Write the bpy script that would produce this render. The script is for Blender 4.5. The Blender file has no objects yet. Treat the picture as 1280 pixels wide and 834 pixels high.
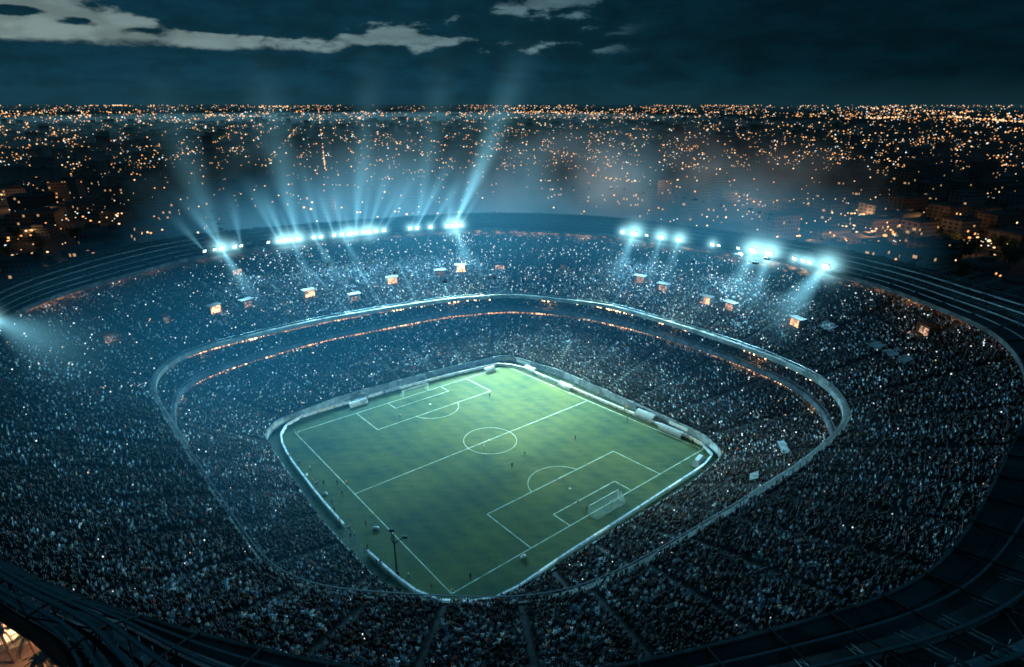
import bpy, bmesh, math, random
import numpy as np
from mathutils import Vector, Matrix
random.seed(7); rng = np.random.default_rng(7)
R = math.radians
scn = bpy.context.scene
COL = scn.collection
# ------------------------------------------------------------------ camera
F, CAMH, HZ = 740.0, 105.0, 130.0
PIT = math.atan((417 - HZ) / F)
cd = bpy.data.cameras.new('camera'); cam = bpy.data.objects.new('camera', cd); COL.objects.link(cam)
cam.location = (0, 0, CAMH); cam.rotation_euler = (math.pi / 2 - PIT, 0, 0)
cd.sensor_width = 36; cd.lens = F / 1280 * 36; cd.clip_start = 0.5; cd.clip_end = 120000
scn.camera = cam
def un(px, py, z=0.0):                      # photo pixel -> plan point on the level z
    u = px - 640; v = 417 - py
    fw = F * math.cos(PIT) + v * math.sin(PIT); dn = F * math.sin(PIT) - v * math.cos(PIT)
    s = (CAMH - z) / dn
    return np.array([u * s, fw * s])
def ray(px, py, fwd):                       # photo pixel -> point at a forward distance
    u = px - 640; v = 417 - py
    fw = F * math.cos(PIT) + v * math.sin(PIT); dn = F * math.sin(PIT) - v * math.cos(PIT)
    s = fwd / fw
    return Vector((u * s, fwd, CAMH - dn * s))
def pr(x, y, z):
    dz = z - CAMH
    d = y * math.cos(PIT) - dz * math.sin(PIT); v = y * math.sin(PIT) + dz * math.cos(PIT)
    return 640 + F * x / d, 417 - F * v / d, d
# ------------------------------------------------------------------ materials
def nodes(m):
    m.use_nodes = True; nt = m.node_tree; nt.nodes.clear(); return nt, nt.nodes, nt.links
def mat(name, col, rough=0.8, metal=0.0, var=0.25, scale=0.6, bump=0.0, col2=None, spec=0.3, detail=6):
    m = bpy.data.materials.new(name); nt, N, L = nodes(m)
    out = N.new('ShaderNodeOutputMaterial'); b = N.new('ShaderNodeBsdfPrincipled')
    tc = N.new('ShaderNodeTexCoord'); nz = N.new('ShaderNodeTexNoise'); nz.inputs['Scale'].default_value = scale
    nz.inputs['Detail'].default_value = detail; nz.inputs['Roughness'].default_value = .65
    geo = N.new('ShaderNodeNewGeometry'); L.new(geo.outputs['Position'], nz.inputs['Vector'])
    r = N.new('ShaderNodeValToRGB'); e = r.color_ramp.elements
    c2 = col2 or [c * (1 - var) for c in col]
    e[0].position = .32; e[1].position = .68
    e[0].color = (*c2[:3], 1); e[1].color = (*[min(1, c * (1 + var * .6)) for c in col[:3]], 1)
    L.new(nz.outputs['Fac'], r.inputs['Fac']); L.new(r.outputs['Color'], b.inputs['Base Color'])
    b.inputs['Roughness'].default_value = rough; b.inputs['Metallic'].default_value = metal
    b.inputs['Specular IOR Level'].default_value = spec
    if bump:
        bp = N.new('ShaderNodeBump'); bp.inputs['Strength'].default_value = bump
        L.new(nz.outputs['Fac'], bp.inputs['Height']); L.new(bp.outputs['Normal'], b.inputs['Normal'])
    L.new(b.outputs['BSDF'], out.inputs['Surface']); return m
def emat(name, col, strength, sample=False):
    m = bpy.data.materials.new(name); nt, N, L = nodes(m)
    out = N.new('ShaderNodeOutputMaterial'); e = N.new('ShaderNodeEmission')
    e.inputs['Color'].default_value = (*col, 1); e.inputs['Strength'].default_value = strength
    L.new(e.outputs['Emission'], out.inputs['Surface'])
    if not sample: m.cycles.emission_sampling = 'NONE'
    return m
def vmat(name, col, strength):              # homogeneous haze, its scattered light put in as emission
    m = bpy.data.materials.new(name); nt, N, L = nodes(m)
    out = N.new('ShaderNodeOutputMaterial'); e = N.new('ShaderNodeEmission')
    e.inputs['Color'].default_value = (*col, 1); e.inputs['Strength'].default_value = strength
    L.new(e.outputs['Emission'], out.inputs['Volume']); m.cycles.homogeneous_volume = True
    m.cycles.emission_sampling = 'NONE'
    return m
def math_node(N, L, op, a, b=None, clamp=False):
    n = N.new('ShaderNodeMath'); n.operation = op; n.use_clamp = clamp
    for i, x in enumerate((a, b)):
        if x is None: continue
        if isinstance(x, (int, float)): n.inputs[i].default_value = x
        else: L.new(x, n.inputs[i])
    return n.outputs[0]
def mix_col(N, L, fac, a, b, mode='MIX'):
    n = N.new('ShaderNodeMix'); n.data_type = 'RGBA'; n.blend_type = mode
    for i, x in ((0, fac), (6, a), (7, b)):
        if isinstance(x, (int, float)): n.inputs[i].default_value = x
        elif isinstance(x, tuple): n.inputs[i].default_value = (*x, 1) if len(x) == 3 else x
        else: L.new(x, n.inputs[i])
    return n.outputs[2]

M = {}
M['concrete'] = mat('concrete', (.04, .048, .052), .9, scale=.35, var=.45)
M['concrete_light'] = mat('concrete_light', (.58, .62, .58), .8, scale=.5, var=.35)
M['concrete_dark'] = mat('concrete_dark', (.05, .06, .065), .9, scale=.4, var=.4)
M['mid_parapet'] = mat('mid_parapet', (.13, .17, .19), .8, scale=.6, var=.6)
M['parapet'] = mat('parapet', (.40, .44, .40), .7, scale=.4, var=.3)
M['wall_blue'] = mat('wall_blue', (.30, .38, .42), .75, scale=.8, var=.5)
M['aisle'] = mat('aisle', (.06, .07, .075), .85, scale=1.2)
M['roof'] = mat('roof_sheet', (.055, .075, .085), .45, metal=.4, scale=.15, var=.6)
M['roof_dark'] = mat('roof_dark', (.02, .028, .032), .6, scale=.2, var=.4)
M['roof_edge'] = mat('roof_edge', (.14, .17, .18), .6, scale=.3, var=.6)
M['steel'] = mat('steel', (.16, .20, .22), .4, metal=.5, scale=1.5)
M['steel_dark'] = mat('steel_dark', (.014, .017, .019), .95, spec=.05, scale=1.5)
M['white'] = mat('white_paint', (.75, .78, .76), .5, scale=1.5, var=.2)
M['rubber'] = mat('track', (.035, .07, .045), .95, scale=.8, var=.4)
M['ground'] = mat('ground', (.035, .036, .038), .95, scale=.02, var=.6)
M['asphalt'] = mat('asphalt', (.05, .048, .046), .85, scale=.3, var=.3)
M['plaza'] = mat('plaza', (.20, .15, .11), .8, scale=.25, var=.5)
M['trunk'] = mat('bark', (.09, .06, .04), .95, scale=4, var=.5)
M['leaf'] = mat('leaf', (.035, .06, .022), .8, scale=1.5, var=.5)
M['palm'] = mat('palm_leaf', (.035, .05, .02), .75, scale=2, var=.5)
M['black'] = mat('black', (.012, .013, .014), .6, scale=2)
M['tent'] = mat('canopy_white', (.30, .34, .34), .6, scale=1, var=.2)
M['flag_white'] = mat('banner_cloth', (.20, .26, .29), .8, scale=1, var=.35)
M['net'] = mat('net_cord', (.5, .6, .6), .8, scale=3)
M['line'] = mat('line_paint', (.52, .58, .50), .85, scale=.5, var=.0, col2=(.11, .19, .12))
M['red_cloth'] = mat('red_cloth', (.35, .05, .03), .8, scale=3)
M['orange_cloth'] = mat('orange_cloth', (.75, .28, .05), .8, scale=3)
M['navy_cloth'] = mat('navy_cloth', (.02, .03, .05), .8, scale=3)
M['white_cloth'] = mat('white_cloth', (.6, .62, .62), .8, scale=3)
M['skin'] = mat('skin', (.30, .24, .21), .6, scale=5, var=.2)
M['hair'] = mat('hair', (.02, .015, .012), .7, scale=5)
M['flood'] = emat('floodlight_glow', (.66, .96, 1.0), 30)
M['flood_dim'] = emat('floodlight_glow_dim', (.6, .9, 1.0), 6)
M['warm_bulb'] = emat('warm_bulb', (1, .58, .27), 9)
M['phone'] = emat('phone_torch', (.80, .95, 1.0), 1.5)
M['phone_warm'] = emat('phone_warm', (1, .62, .35), 1.1)
M['city_o'] = emat('city_orange', (1, .40, .12), 1.9)
M['city_w'] = emat('city_warm', (1, .64, .34), 2.0)
M['city_c'] = emat('city_cool', (.75, .9, 1.0), 1.6)
M['city_d'] = emat('city_dim', (1, .5, .2), .7)

def object_random_cloth(name, stops, rough=.85):
    m = bpy.data.materials.new(name); nt, N, L = nodes(m)
    out = N.new('ShaderNodeOutputMaterial'); b = N.new('ShaderNodeBsdfPrincipled')
    oi = N.new('ShaderNodeObjectInfo'); r = N.new('ShaderNodeValToRGB'); r.color_ramp.interpolation = 'CONSTANT'
    e = r.color_ramp.elements
    while len(e) < len(stops): e.new(.5)
    for i, (p, c) in enumerate(stops): e[i].position = p
    for i, (p, c) in enumerate(stops): e[i].color = (*c, 1)
    L.new(oi.outputs['Random'], r.inputs['Fac'])
    nz = N.new('ShaderNodeTexNoise'); nz.inputs['Scale'].default_value = 9
    geo = N.new('ShaderNodeNewGeometry'); L.new(geo.outputs['Position'], nz.inputs['Vector'])
    v = math_node(N, L, 'MULTIPLY_ADD', nz.outputs['Fac'], 1.2); v.node.inputs[2].default_value = .4
    c = mix_col(N, L, 1.0, r.outputs['Color'], v, 'MULTIPLY')
    nb_ = N.new('ShaderNodeTexNoise'); nb_.inputs['Scale'].default_value = .085; nb_.inputs['Detail'].default_value = 5; L.new(geo.outputs['Position'], nb_.inputs['Vector'])
    mr_ = N.new('ShaderNodeMapRange'); mr_.inputs['From Min'].default_value = .36; mr_.inputs['From Max'].default_value = .66; mr_.inputs['To Min'].default_value = .22; mr_.inputs['To Max'].default_value = 1.6
    L.new(nb_.outputs['Fac'], mr_.inputs['Value']); c = mix_col(N, L, 1.0, c, mr_.outputs[0], 'MULTIPLY')
    L.new(c, b.inputs['Base Color']); b.inputs['Roughness'].default_value = rough
    b.inputs['Specular IOR Level'].default_value = .15
    L.new(b.outputs['BSDF'], out.inputs['Surface']); return m
M['shirt'] = object_random_cloth('spectator_shirt', [
    (0, (.010, .013, .018)), (.26, (.02, .03, .04)), (.38, (.38, .52, .60)), (.44, (.01, .03, .05)), (.62, (.08, .18, .26)),
    (.72, (.75, .80, .80)), (.79, (.008, .010, .012)), (.90, (.22, .32, .36)), (.955, (.45, .07, .03)), (.975, (.65, .40, .22)), (.985, (.9, .92, .9))])
M['trousers'] = object_random_cloth('spectator_trousers', [(0, (.012, .014, .018)), (.5, (.03, .04, .06)), (.8, (.08, .08, .08))])

# grass
def grass():
    m = bpy.data.materials.new('pitch_grass'); nt, N, L = nodes(m)
    out = N.new('ShaderNodeOutputMaterial'); b = N.new('ShaderNodeBsdfPrincipled')
    geo = N.new('ShaderNodeNewGeometry')
    n1 = N.new('ShaderNodeTexNoise'); n1.inputs['Scale'].default_value = .055; n1.inputs['Detail'].default_value = 5; n1.inputs['Distortion'].default_value = .4
    n2 = N.new('ShaderNodeTexNoise'); n2.inputs['Scale'].default_value = .9; n2.inputs['Detail'].default_value = 8; n2.inputs['Roughness'].default_value = .75
    mp = N.new('ShaderNodeMapping'); mp.inputs['Rotation'].default_value = (0, 0, R(-39)); mp.inputs['Scale'].default_value = (1, 3.5, 1)
    L.new(geo.outputs['Position'], n1.inputs['Vector']); L.new(geo.outputs['Position'], mp.inputs['Vector']); 
    n3 = N.new('ShaderNodeTexNoise'); n3.inputs['Scale'].default_value = .16; n3.inputs['Detail'].default_value = 8; n3.inputs['Roughness'].default_value = .68
    L.new(mp.outputs['Vector'], n3.inputs['Vector']); L.new(geo.outputs['Position'], n2.inputs['Vector'])
    # mowing bands along the goal line direction
    w = N.new('ShaderNodeTexWave'); w.wave_type = 'BANDS'; w.bands_direction = 'X'; w.inputs['Scale'].default_value = .06; w.inputs['Distortion'].default_value = .5
    m2 = N.new('ShaderNodeMapping'); m2.inputs['Rotation'].default_value = (0, 0, R(-38.7)); L.new(geo.outputs['Position'], m2.inputs['Vector']); L.new(m2.outputs['Vector'], w.inputs['Vector'])
    r = N.new('ShaderNodeValToRGB'); e = r.color_ramp.elements
    e[0].position = .33; e[0].color = (.005, .036, .023, 1); e[1].position = .66; e[1].color = (.070, .092, .026, 1)
    s = math_node(N, L, 'MULTIPLY', n1.outputs['Fac'], .48)
    s = math_node(N, L, 'ADD', s, math_node(N, L, 'MULTIPLY', n3.outputs['Fac'], .42))
    s = math_node(N, L, 'ADD', s, math_node(N, L, 'MULTIPLY', w.outputs['Fac'], .05))
    L.new(s, r.inputs['Fac'])
    c = mix_col(N, L, .75, r.outputs['Color'], math_node(N, L, 'ADD', n2.outputs['Fac'], .5), 'MULTIPLY')
    L.new(c, b.inputs['Base Color']); b.inputs['Roughness'].default_value = .9; b.inputs['Specular IOR Level'].default_value = .15
    bp = N.new('ShaderNodeBump'); bp.inputs['Strength'].default_value = .5; L.new(n2.outputs['Fac'], bp.inputs['Height']); L.new(bp.outputs['Normal'], b.inputs['Normal'])
    L.new(b.outputs['BSDF'], out.inputs['Surface']); return m
M['grass'] = grass()

def patchy(name, base, glow, thr, strength, sx=.35, sz=1.2):     # wall with warm lamplight painted in as emissive noise patches
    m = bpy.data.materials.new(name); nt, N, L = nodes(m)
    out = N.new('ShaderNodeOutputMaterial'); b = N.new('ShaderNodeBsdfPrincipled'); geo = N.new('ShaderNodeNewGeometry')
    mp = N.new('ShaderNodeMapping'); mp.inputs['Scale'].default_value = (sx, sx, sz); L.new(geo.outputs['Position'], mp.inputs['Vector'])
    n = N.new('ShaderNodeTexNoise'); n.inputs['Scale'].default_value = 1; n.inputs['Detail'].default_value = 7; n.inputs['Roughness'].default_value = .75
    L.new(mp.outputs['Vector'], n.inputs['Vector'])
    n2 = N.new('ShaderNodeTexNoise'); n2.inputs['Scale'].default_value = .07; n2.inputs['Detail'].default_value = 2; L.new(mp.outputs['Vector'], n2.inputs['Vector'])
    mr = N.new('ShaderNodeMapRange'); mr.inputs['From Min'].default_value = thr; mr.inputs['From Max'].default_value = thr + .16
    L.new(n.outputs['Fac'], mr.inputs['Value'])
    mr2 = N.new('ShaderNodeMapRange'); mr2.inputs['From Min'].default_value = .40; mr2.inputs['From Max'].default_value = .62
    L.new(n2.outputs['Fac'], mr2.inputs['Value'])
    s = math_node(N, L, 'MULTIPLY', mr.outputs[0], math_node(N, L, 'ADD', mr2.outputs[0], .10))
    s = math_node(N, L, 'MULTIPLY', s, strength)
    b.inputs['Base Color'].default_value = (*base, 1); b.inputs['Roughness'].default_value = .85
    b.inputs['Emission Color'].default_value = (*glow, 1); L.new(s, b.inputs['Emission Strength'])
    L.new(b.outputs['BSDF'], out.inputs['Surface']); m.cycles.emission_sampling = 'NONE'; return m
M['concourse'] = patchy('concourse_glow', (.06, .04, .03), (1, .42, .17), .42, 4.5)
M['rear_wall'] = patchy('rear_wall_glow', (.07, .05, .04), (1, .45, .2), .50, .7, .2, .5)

# city walls with rows of windows, a few of them lit
def city_wall(name, base, lit):
    m = bpy.data.materials.new(name); nt, N, L = nodes(m)
    out = N.new('ShaderNodeOutputMaterial'); b = N.new('ShaderNodeBsdfPrincipled')
    tc = N.new('ShaderNodeNewGeometry'); sp = N.new('ShaderNodeSeparateXYZ'); L.new(tc.outputs['Position'], sp.inputs[0])
    h = math_node(N, L, 'ADD', sp.outputs[0], sp.outputs[1])
    cx = N.new('ShaderNodeCombineXYZ'); L.new(math_node(N, L, 'MULTIPLY', h, .30), cx.inputs[0]); L.new(math_node(N, L, 'MULTIPLY', sp.outputs[2], .31), cx.inputs[1])
    br = N.new('ShaderNodeTexBrick'); br.offset = 0; br.inputs['Scale'].default_value = 1; br.inputs['Mortar Size'].default_value = .22
    br.inputs['Brick Width'].default_value = 1; br.inputs['Row Height'].default_value = 1
    L.new(cx.outputs[0], br.inputs['Vector'])
    fl = N.new('ShaderNodeVectorMath'); fl.operation = 'FLOOR'; L.new(cx.outputs[0], fl.inputs[0])
    wn = N.new('ShaderNodeTexWhiteNoise'); wn.noise_dimensions = '2D'; L.new(fl.outputs[0], wn.inputs['Vector'])
    on = math_node(N, L, 'GREATER_THAN', wn.outputs['Value'], 1 - lit)
    win = math_node(N, L, 'SUBTRACT', 1.0, br.outputs['Fac'], True)
    nrm = N.new('ShaderNodeSeparateXYZ'); L.new(tc.outputs['Normal'], nrm.inputs[0])
    side = math_node(N, L, 'LESS_THAN', math_node(N, L, 'ABSOLUTE', nrm.outputs[2]), .5)
    win = math_node(N, L, 'MULTIPLY', win, side)
    c = mix_col(N, L, win, base, (.012, .016, .02))
    oi = N.new('ShaderNodeObjectInfo')
    c = mix_col(N, L, 1.0, c, math_node(N, L, 'ADD', oi.outputs['Random'], .35), 'MULTIPLY')
    L.new(c, b.inputs['Base Color']); b.inputs['Roughness'].default_value = .8
    b.inputs['Emission Color'].default_value = (1, .58, .28, 1)
    L.new(math_node(N, L, 'MULTIPLY', math_node(N, L, 'MULTIPLY', on, win), .55), b.inputs['Emission Strength'])
    L.new(b.outputs['BSDF'], out.inputs['Surface']); m.cycles.emission_sampling = 'NONE'; return m
M['cw1'] = city_wall('city_wall_grey', (.12, .13, .14), .035)
M['cw2'] = city_wall('city_wall_tan', (.16, .12, .09), .05)
M['cw3'] = city_wall('city_wall_dark', (.13, .14, .15), .02)
M['far_wall'] = mat('far_wall', (.11, .11, .115), .9, scale=.01, var=.6)
M['city_roof'] = mat('city_roof', (.05, .055, .06), .9, scale=.1, var=.4)

# ------------------------------------------------------------------ mesh helpers
class MB:
    def __init__(s): s.v = []; s.f = []; s.mi = []; s.cur = 0
    def quad(s, a, b, c, d): i = len(s.v); s.v += [a, b, c, d]; s.f.append((i, i+1, i+2, i+3)); s.mi.append(s.cur)
    def poly(s, pts): i = len(s.v); s.v += list(pts); s.f.append(tuple(range(i, i+len(pts)))); s.mi.append(s.cur)
    def box(s, c, d, rz=0, taper=1.0):
        ca, sa = math.cos(rz), math.sin(rz); i = len(s.v)
        for z, t in ((-1, 1), (1, taper)):
            for x, y in ((-1, -1), (1, -1), (1, 1), (-1, 1)):
                X, Y = x*d[0]/2*t, y*d[1]/2*t
                s.v.append((c[0]+X*ca-Y*sa, c[1]+X*sa+Y*ca, c[2]+z*d[2]/2))
        for f in ((0,3,2,1),(4,5,6,7),(0,1,5,4),(1,2,6,5),(2,3,7,6),(3,0,4,7)):
            s.f.append(tuple(i+k for k in f)); s.mi.append(s.cur)
    def bar(s, a, b, w, w2=None, n=4):
        a = Vector(a); b = Vector(b); d = b - a
        if d.length < 1e-6: return
        d.normalize(); up = Vector((0,0,1)) if abs(d.z) < .95 else Vector((1,0,0))
        x = d.cross(up).normalized(); y = d.cross(x); w2 = w if w2 is None else w2; i = len(s.v)
        for p, r in ((a, w), (b, w2)):
            for k in range(n):
                t = 2*math.pi*(k+.5)/n
                s.v.append(tuple(p + x*(math.cos(t)*r) + y*(math.sin(t)*r)))
        for k in range(n): s.f.append((i+k, i+(k+1)%n, i+n+(k+1)%n, i+n+k)); s.mi.append(s.cur)
        s.f.append(tuple(i+k for k in range(n))[::-1]); s.mi.append(s.cur)
        s.f.append(tuple(i+n+k for k in range(n))); s.mi.append(s.cur)
    def ball(s, c, r, seg=8, rings=5, sq=(1,1,1)):
        i = len(s.v)
        for a in range(rings+1):
            p = math.pi*a/rings
            for b in range(seg):
                t = 2*math.pi*b/seg
                s.v.append((c[0]+r*sq[0]*math.sin(p)*math.cos(t), c[1]+r*sq[1]*math.sin(p)*math.sin(t), c[2]+r*sq[2]*math.cos(p)))
        for a in range(rings):
            for b in range(seg):
                s.f.append((i+a*seg+b, i+(a+1)*seg+b, i+(a+1)*seg+(b+1)%seg, i+a*seg+(b+1)%seg)); s.mi.append(s.cur)
    def mesh(s, name, mats, smooth=False):
        me = bpy.data.meshes.new(name); me.from_pydata([tuple(map(float, p)) for p in s.v], [], s.f)
        for m in (mats if isinstance(mats, (list, tuple)) else [mats]): me.materials.append(m)
        if any(s.mi): me.polygons.foreach_set('material_index', s.mi)
        if smooth: me.polygons.foreach_set('use_smooth', [True]*len(me.polygons))
        me.update(); return me
    def build(s, name, mats, parent=None, smooth=False, loc=None):
        o = bpy.data.objects.new(name, s.mesh(name, mats, smooth)); COL.objects.link(o)
        if parent: o.parent = parent
        if loc is not None: o.location = loc
        return o
def link(name, me, parent=None, loc=(0,0,0), rz=0):
    o = bpy.data.objects.new(name, me); COL.objects.link(o); o.location = loc; o.rotation_euler = (0,0,rz)
    if parent: o.parent = parent
    return o
def tag(o, label=None, cat=None, group=None, kind=None):
    if label: o['label'] = label
    if cat: o['category'] = cat
    if group: o['group'] = group
    if kind: o['kind'] = kind
    return o
def empty(name, loc=(0,0,0), rz=0):
    o = bpy.data.objects.new(name, None); COL.objects.link(o); o.location = loc; o.rotation_euler = (0,0,rz); o.empty_display_size = .5
    return o

# ------------------------------------------------------------------ the loops of the bowl
CX, CY = -6.0, 168.0
NT = 720
TH = np.arange(NT) / NT * 2 * np.pi
def loop_from(world_pts, sig, dense=True):
    p = np.array(world_pts) - (CX, CY)
    p = p[np.argsort(np.mod(np.arctan2(p[:,1], p[:,0]), 2*np.pi))]
    if dense: q = np.roll(p, -1, 0); p = np.concatenate([p+(q-p)*k/24 for k in range(24)])
    th = np.mod(np.arctan2(p[:,1], p[:,0]), 2*np.pi); r = np.hypot(p[:,0], p[:,1])
    o = np.argsort(th); th, r = th[o], r[o]
    rr = np.interp(TH, np.r_[th-2*np.pi, th, th+2*np.pi], np.tile(r, 3))
    k = np.arange(NT); k = np.minimum(k, NT-k) * 360 / NT
    g = np.exp(-.5*(k/sig)**2); g /= g.sum()
    return np.real(np.fft.ifft(np.fft.fft(rr) * np.fft.fft(g)))
def rad(L, th): return np.interp(np.mod(th, 2*np.pi), np.r_[TH, 2*np.pi], np.r_[L, L[0]])
def pt(L, th, z, dr=0.0):
    r = rad(L, th) + dr
    return (CX + r*math.cos(th), CY + r*math.sin(th), z)
def theta(px, py, z):
    p = un(px, py, z); return math.atan2(p[1]-CY, p[0]-CX)
U = lambda z, pts: [un(x, y, z) for x, y in pts]
APR = loop_from(U(2.5, [(330,543),(345,526),(430,495),(560,460),(632,444),(700,464),(800,508),(880,544),(906,568),(862,606),(740,680),(652,738),(600,758),(530,752),(478,732),(400,648),(345,568)]), 2.2)
BRD = loop_from(U(.5, [(351,549),(354,535),(372,523),(480,491),(560,470),(625,455),(650,459),(760,505),(870,551),(893,568),(880,582),(800,634),(700,698),(632,745),(596,754),(545,752),(512,735),(460,690),(400,622),(362,572)]), 1.6)
_low = [(213,500),(240,478),(300,458),(400,428),(560,397),(640,390),(720,397),(800,415),(900,448),(1000,490),(1038,525)]
UPF = loop_from(U(19.5, [(188,490),(192,468),(230,443),(300,425),(400,402),(480,388),(560,376),(640,370),(760,383),(860,412),(960,446),(1030,478),(1062,510),(1060,535),(1000,588),(880,663),(780,722),(700,755),(620,760),(560,757),(470,752),(390,745),(340,722),(290,650),(231,560)]), 4)
_near = []
for a in range(200, 346, 8):                               # near side of the lower tier, hidden under the upper one
    t = R(a); _near.append(np.array(pt(UPF, t, 0, 2.6)[:2]))
LTOP = loop_from(U(12, _low) + _near, 5)
LTOP = np.minimum(LTOP, UPF + 2.6); LTOP = np.maximum(LTOP, APR + 5)
TOP = loop_from(U(38, [(0,415),(70,377),(200,342),(340,318),(480,300),(600,294),(700,298),(770,306),(960,335),(1100,368),(1200,405),(1260,440)]) +
      [(-170,170),(-166,130),(-140,92),(-108,66),(-70,50),(-20,42),(30,42),(70,52),(110,75),(146,108),(160,140),(158,170)], 6)
RIN = loop_from(U(44, [(0,400),(60,372),(240,322),(340,308),(480,293),(600,285),(770,294),(960,322),(1100,357),(1240,412),(1280,455),
      (1284,515),(1222,640),(1172,715),(1100,752),(900,806),(760,838),(620,858),(400,832),(200,780),(100,748),(0,706),(-45,640),(-60,560),(-55,480),(-35,430)]), 3.5)
ROUT = loop_from(U(46, [(0,355),(100,325),(200,300),(400,282),(600,268),(760,273),(1000,305),(1150,335),(1280,380)]) +
      [un(-90,420,46),un(-120,500,46),un(-110,600,46),un(-70,690,46),un(0,762,46),un(70,800,46),un(140,836,46),(-40,30),(20,28),(80,34),(130,60),(172,100),(182,140)], 6)
_d = np.degrees(TH)
_mw = 9 - 3.6*np.exp(-.5*((_d-236)/13)**4)
ROUT = np.where((_d > 212) & (_d < 252), np.minimum(ROUT, RIN + 6.5), ROUT)
_k = np.arange(NT); _k = np.minimum(_k, NT-_k)*.5; _g = np.exp(-.5*(_k/3)**2); _g /= _g.sum()
ROUT = np.real(np.fft.ifft(np.fft.fft(ROUT)*np.fft.fft(_g)))
ROUT = np.maximum(ROUT, RIN + _mw)
TOP = np.minimum(TOP, ROUT - 3.6)
WF = np.clip((ROUT-RIN)/20, .3, 1)

def strip(mb, fa, fb, n=360, t0=0, t1=2*math.pi):
    ts = [t0 + (t1-t0)*i/n for i in range(n+1)]
    a = [fa(t) for t in ts]; b = [fb(t) for t in ts]; i0 = len(mb.v)
    for p, q in zip(a, b): mb.v += [p, q]
    for i in range(n): mb.f.append((i0+2*i, i0+2*i+2, i0+2*i+3, i0+2*i+1)); mb.mi.append(mb.cur)
def blend(LA, LB, f): return LA*(1-f) + LB*f
def jointed(m, sz=.28, amt=.55):
    nt = m.node_tree; N, L = nt.nodes, nt.links; b = next(n for n in N if n.type == 'BSDF_PRINCIPLED'); c = b.inputs['Base Color'].links[0].from_socket
    geo = N.new('ShaderNodeNewGeometry'); v = N.new('ShaderNodeTexVoronoi'); v.inputs['Scale'].default_value = sz; L.new(geo.outputs['Position'], v.inputs['Vector'])
    sp = N.new('ShaderNodeSeparateColor'); L.new(v.outputs['Color'], sp.inputs[0])
    f = math_node(N, L, 'MULTIPLY_ADD', sp.outputs[0], amt); f.node.inputs[2].default_value = 1-amt
    L.new(mix_col(N, L, 1.0, c, f, 'MULTIPLY'), b.inputs['Base Color'])
for k_ in ('parapet','mid_parapet','concrete_light','wall_blue','roof','roof_edge'): jointed(M[k_], .3 if k_ != 'roof' else .12, .6)
def terrace(LA, LB, za, zb, K, name, m, parent):
    mb = MB()
    for k in range(K):
        A = blend(LA, LB, k/K); B = blend(LA, LB, (k+1)/K); z0 = za+(zb-za)*k/K; z1 = za+(zb-za)*(k+1)/K
        strip(mb, lambda t: pt(A, t, z0), lambda t: pt(A, t, z1))
        strip(mb, lambda t: pt(A, t, z1), lambda t: pt(B, t, z1))
    return mb.build(name, m, parent)
def profile(secs, name, m, parent, n=360):                   # secs: closed list of (loop, dr, z)
    mb = MB()
    for (La, da, za), (Lb, db, zb) in zip(secs, secs[1:] + secs[:1]):
        strip(mb, lambda t: pt(La, t, za, da), lambda t: pt(Lb, t, zb, db), n)
    return mb.build(name, m, parent)

# ------------------------------------------------------------------ ground, city floor
g = MB(); g.quad((-60000,-3000,-.3),(60000,-3000,-.3),(60000,90000,-.3),(-60000,90000,-.3))
tag(g.build('ground', M['ground']), kind='structure')
pl = MB()
strip(pl, lambda t: pt(ROUT, t, -.28, -19), lambda t: pt(ROUT, t, -.28, 45), 180)
tag(pl.build('pavement', M['plaza']), kind='structure')
tr = MB(); pts = [pt(APR, t, .02, .6) for t in TH[::4]]; tr.poly(pts); tag(tr.build('track', M['rubber']), kind='structure')

# pitch by its four corners
QB, QR, QT, QL = [un(*p) for p in ((564.5,742.6),(878.5,562),(632,457.6),(369,541))]
def hom(src, dst):
    A = []
    for (x, y), (X, Y) in zip(src, dst):
        A.append([x,y,1,0,0,0,-X*x,-X*y,-X]); A.append([0,0,0,x,y,1,-Y*x,-Y*y,-Y])
    return np.linalg.svd(np.array(A))[2][-1].reshape(3,3)
HM = hom([(0,0),(1,0),(1,1),(0,1)], [QB, QR, QT, QL])
def uv(u, v, z=0.0):
    q = HM @ np.array([u, v, 1.0]); return (q[0]/q[2], q[1]/q[2], z)
pm = MB(); pm.poly([pt(BRD, t, .04, -.6) for t in TH[::4]]); tag(pm.build('pitch', M['grass']), kind='structure')
lm = MB(); LW = .125
def pline(pts, w=LW):
    for a, b in zip(pts, pts[1:]):
        a = Vector(a); b = Vector(b); d = (b-a).normalized(); n = Vector((-d.y, d.x, 0))*w; e = d*w*.9
        lm.quad(*[tuple(p) for p in (a-n-e, b-n+e, b+n+e, a+n-e)])
def seg(u0, v0, u1, v1, w=LW, n=1): pline([uv(u0+(u1-u0)*i/n, v0+(v1-v0)*i/n, .055) for i in range(n+1)], w)
seg(0,0,1,0); seg(1,0,1,1); seg(1,1,0,1); seg(0,1,0,0); seg(.0,.503,1,.497)
for s, f in ((0, 1), (1, -1)):
    seg(.243,s,.243,s+f*.178); seg(.243,s+f*.178,.771,s+f*.178); seg(.771,s+f*.178,.771,s)
    seg(.382,s,.382,s+f*.062); seg(.382,s+f*.062,.636,s+f*.062); seg(.636,s+f*.062,.636,s)
    arc = []
    for i in range(25):
        a = -1+2*i/24; arc.append(uv(.503+.098*math.sin(a*1.32), s+f*(.178+.072*(math.cos(a*1.32)-math.cos(1.32))/(1-math.cos(1.32))), .06))
    pline(arc)
for cu in ((0,0,0),(1,0,90),(1,1,180),(0,1,270)):
    pline([uv(cu[0]+.012*math.cos(R(cu[2]+a)), cu[1]+.012*math.sin(R(cu[2]+a)), .06) for a in range(0, 91, 15)])
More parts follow.
